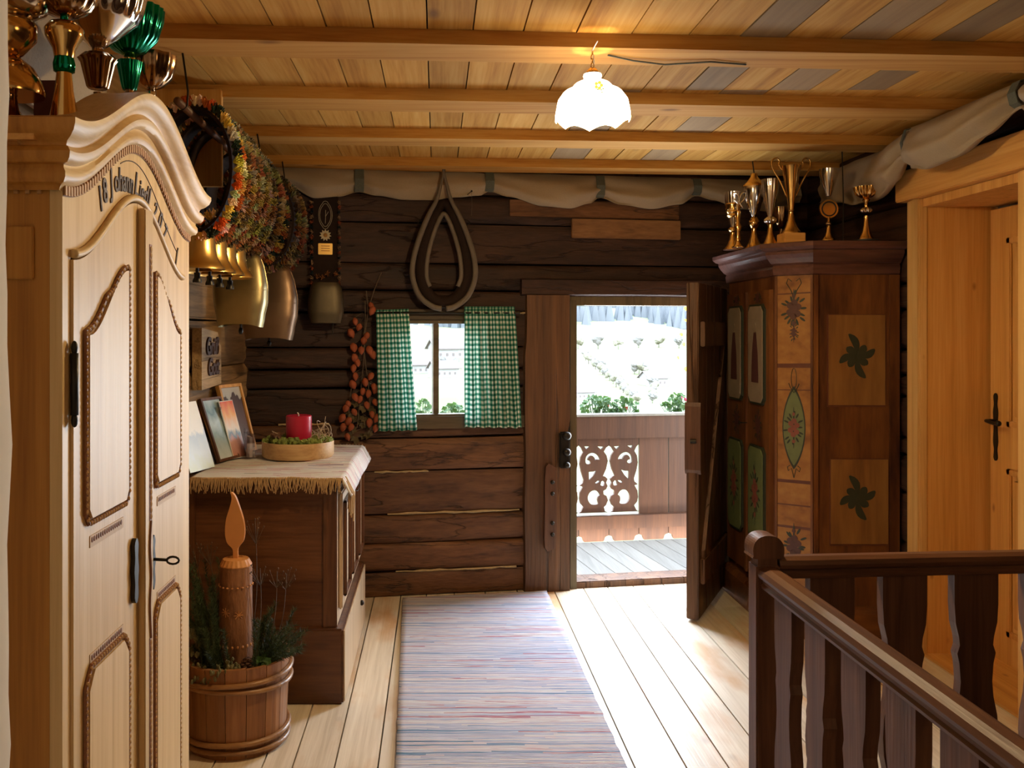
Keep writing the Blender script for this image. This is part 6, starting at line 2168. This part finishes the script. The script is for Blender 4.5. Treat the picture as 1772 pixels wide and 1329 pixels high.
trophy(gz(1352, Y), 'low dark gold trophy hidden behind the twin handled cup', GT, [('foot', 'bronze', sc(CONEB, u(12, Y), u(40, Y)), {}), ('cup', 'bronze', sc(BOWL, u(12, Y), u(38, Y), u(40, Y)), dict(flute=8, amp=.05, n=48))])
Y = 4.88
t = trophy(gz(1369, Y), 'largest trophy with two curled handles on a square amber wood block', GT, [('foot', 'gold', sc(CONEB, u(17, Y), u(38, Y), u(20, Y)), {}), ('ring', 'gold', sc(KNOB, u(5, Y), u(6, Y), u(57, Y)), {}), ('cup', 'gold', sc([(0, 0), (.3, 0), (.45, .25), (.7, .6), (.92, .9), (1.05, 1), (1, 1), (.85, .85), (.5, .4), (0, .1)], u(16, Y), u(76, Y), u(61, Y)), {})])
q = MB(); b_ = u(18, Y); q.box(-b_, b_, -b_, b_, 0, u(20, Y), bev=.003); q.build('block', M['amberX'], t)
for sg in (-1, 1):
    q = MB(); P_ = smooth_pts([(sg * u(x_, Y), 0, u(z_, Y)) for x_, z_ in [(8, 84), (20, 112), (32, 132), (33, 146), (26, 151), (20, 146), (21, 138), (15, 130)]], 4, False); q.tube(P_, [.0045] * len(P_), 7); q.build('handle', M['gold'], t, smooth=True)
Y = 4.79
t = trophy(gz(1434, Y), 'trophy with a round medal disc below a slim silver cup', GT, [('base', 'black', sc([(0, 0), (1, 0), (.9, 1), (0, 1)], u(14, Y), u(5, Y)), {}), ('foot', 'gold', sc(CONEB, u(11, Y), u(26, Y), u(5, Y)), {}), ('knob', 'silver', sc(KNOB, u(5, Y), u(8, Y), u(30, Y)), {}), ('cup', 'silver', sc(TULIP, u(16, Y), u(47, Y), u(82, Y)), {})])
q = MB(); q.prism(ell(0, 0, u(16, Y), u(16, Y), 0, 28), (0, 0, u(60, Y)), (1, 0, 0), (0, 0, 1), (0, -1, 0), -.006, .006); q.tube([(0, 0, u(36, Y)), (0, 0, u(46, Y))], .008, 8); q.build('medal', M['gold'], t)
q = MB(); q.tube([(u(12, Y) * math.cos(a), -.007, u(60, Y) + u(12, Y) * math.sin(a)) for a in [2 * PI * k / 28 for k in range(28)]], .0035, 6, closed=True); q.build('medal_ring', M['black'], t)
Y = 4.66
t = trophy(gz(1499, Y), 'rightmost trophy, fluted gold bowl on a twisted stem', GT, [('plate', 'black', sc([(0, 0), (1, 0), (1, 1), (0, 1)], u(20, Y), u(2.5, Y)), {}), ('foot', 'gold', sc(CONEB, u(12, Y), u(42, Y), u(2, Y)), {}), ('knob', 'silver', sc(KNOB, u(9, Y), u(12, Y), u(47, Y)), dict(flute=8, amp=.15, n=48)), ('stem', 'gold', sc([(0, 0), (.4, 0), (.3, .5), (.8, .8), (.4, 1), (0, 1)], u(8, Y), u(18, Y), u(57, Y)), {}), ('bowl', 'gold', sc(BOWL, u(19, Y), u(20, Y), u(74, Y)), dict(flute=12, amp=.09, n=96))])
t = thing('dark_string', ((1458 - VX) / F * 4.8, 4.8, TZ2), 'thin dark cord running up from the painted wardrobe between the last two trophies', 'cord')
q = MB(); q.tube([(0, 0, 0), (.012, .02, .10), (.018, .03, .25), (.02, .05, .50)], .003, 6); q.build('cord', M['iron'], t)

# ================================================================ STAIR RAILING
NX, NY = .888, 2.50
rl = thing('stair_railing', (NX + .033, NY + .033, 0), 'dark stained stair railing with newel post and shaped flat balusters', 'railing')
nwl = MB(); s_ = .066
nwl.box(NX, NX + s_, NY, NY + s_, 0, .952, bev=.004)
nwl.box(NX + .006, NX + s_ - .006, NY + .006, NY + s_ - .006, .945, .972)
nwl.build('newel_post', M['railZ'], rl, world=True)
cx_, cy_ = NX + s_ / 2, NY + s_ / 2
q = MB(); fnc = [(-.038, 0), (.038, 0), (.042, .008), (.043, .03), (.036, .048), (.022, .060), (0, .064), (-.022, .060), (-.036, .048), (-.043, .03), (-.042, .008)]
q.prism(smooth_pts([Vector((a, b, 0)) for a, b in fnc], 3), (cx_, cy_ + .036, .972), (1, 0, 0), (0, 0, 1), (0, -1, 0), 0, .072)
q.build('newel_cap', M['railZ'], rl, world=True)
# hand rails: along the stairs toward the camera, and across to the right wall
prof_r = [(-.022, 0), (.022, 0), (.024, .008), (.019, .014), (.019, .022), (.030, .030), (.033, .040), (.028, .052), (.012, .060), (-.012, .060), (-.028, .052), (-.033, .040), (-.030, .030), (-.019, .022), (-.019, .014), (-.024, .008)]
q = MB(); q.prism([Vector((a, b, 0)) for a, b in prof_r], (NX + s_ / 2 + .003, NY + .001, .890), (1, 0, 0), (0, 0, 1), (0, -1, 0), 0, 3.4)
q.build('hand_rail', M['railY'], rl, world=True)
q = MB(); qd = Vector((1, .078, 0)).normalized(); qn = Vector((qd.y, -qd.x, 0))
q.prism([Vector((a, b, 0)) for a, b in prof_r], (NX + s_ - .001, NY + .036, .912), (-qn.x, -qn.y, 0), (0, 0, 1), qd, 0, 1.42)
q.build('hand_rail', M['railX'], rl, world=True)
zprof = [(0.0, 1), (.10, 1), (.16, .95), (.205, .80), (.232, .76), (.258, .88), (.29, .78), (.35, .72), (.40, .78), (.46, .95), (.52, 1), (.58, .95), (.64, .78), (.69, .70), (.73, .78), (.765, .88), (.795, .76), (.825, .80), (.87, .95), (.93, 1), (1.0, 1)]
def baluster(mb, c, dirv, nrm_, wd_, th_, z0, z1):
    n = len(zprof)
    L_ = [(-wd_ / 2 * w_, z1 + (z0 - z1) * t_) for t_, w_ in zprof]; Rr = [(wd_ / 2 * w_, z1 + (z0 - z1) * t_) for t_, w_ in zprof][::-1]
    mb.prism([(a, b) for a, b in L_ + Rr], c, dirv, (0, 0, 1), nrm_, -th_ / 2, th_ / 2)
y = 2.363
k = 0
while y > -.6:
    q = MB(); baluster(q, (NX + s_ / 2 + .003, y, 0), (0, -1, 0), (1, 0, 0), .116, .032, .03, .892); q.build('baluster', M['railZ'], rl, world=True); y -= .199; k += 1
for k in range(7):
    x = 1.113 + .212 * k
    q = MB(); baluster(q, (x, NY + .036 + .078 * (x - NX - s_), 0), qd, -qn, .131, .030, .03, .914); q.build('baluster', M['railZ'], rl, world=True)
q = MB(); q.prism([(-.02, 0), (.02, 0), (.02, .04), (-.02, .04)], (NX + s_ - .001, NY + .036, .0), (-qn.x, -qn.y, 0), (0, 0, 1), qd, 0, 1.42); q.prism([(-.02, 0), (.02, 0), (.02, .04), (-.02, .04)], (NX + s_ / 2 + .003, NY + .001, .0), (1, 0, 0), (0, 0, 1), (0, -1, 0), 0, 3.4)
q.build('bottom_rail', M['railX'], rl, world=True)

# ================================================================ PENDANT LAMP
lp = thing('pendant_lamp', (.537, 3.10, 2.572), 'white scalloped glass pendant lamp hanging on a short brass chain from the beam', 'lamp')
mb = MB()
NL = 72
def shade(u_, v_):
    th = 2 * PI * u_
    r = interp([(0, .030), (.04, .032), (.10, .028), (.14, .028), (.16, .052), (.24, .066), (.28, .070), (.36, .098), (.55, .121), (.8, .129), (1.0, .130)], v_)
    z = -.085 - .168 * v_
    lobe = abs(math.sin(4 * th + .35))
    k = max(0, v_ - .3)
    r *= 1 - .055 * (1 - lobe) ** 2 * min(1, k * 3)
    if v_ > .8: z += .020 * lobe * (v_ - .8) / .2
    return (r * math.cos(th), r * math.sin(th), z)
mb.grid(shade, NL, 26, closed_u=True)
mb.build('shade', M['opal'], lp, smooth=True)
q = MB(); q.lathe([(0, -.062), (.012, -.064), (.020, -.074), (.026, -.086), (.0, -.086)], n=20); q.build('cap', M['gold'], lp, smooth=True)
q = MB()
for k in range(4):
    zc_ = -.012 - k * .014; ax = (1, 0) if k % 2 else (0, 1)
    q.tube([(ax[0] * .005 * math.cos(a), ax[1] * .005 * math.cos(a), zc_ + .010 * math.sin(a)) for a in [2 * PI * j / 10 for j in range(10)]], .0018, 5, closed=True)
q.build('chain', M['gold'], lp, smooth=True)
q = MB(); q.tube([(0, 0, -.004), (.006, 0, -.045), (0, 0, -.07)], .0018, 5); q.tube([(0, 0, -.003), (0, -.10, -.003)], .002, 5); q.build('wire', M['white'], lp)
th0 = -PI / 2
q = MB()
for k in range(5):
    a = 2 * PI * k / 5; q.blob((.000 + .0095 * math.cos(a), -.118, -.155 + .0095 * math.sin(a)), .006, .003, .006, 8, 5)
q.build('painted_flower', M['yel'], lp)
q = MB()
for (x, z) in ((.008, -.172), (-.004, -.170), (.014, -.168), (.010, -.180)): q.blob((x, -.124, z), .0045, .0015, .002, 6, 4)
q.build('painted_leaves', M['grn'], lp)
t = thing('ceiling_cable', (.6, 3.2, 2.568), 'thin cable tacked under the beam beside the pendant lamp', 'cable')
q = MB(); q.tube([(0, -.05, 0), (.1, .0, -.004), (.22, .04, -.006), (.38, .02, -.002), (.52, .06, .0)], .003, 6); q.build('cable', M['strap'], t)
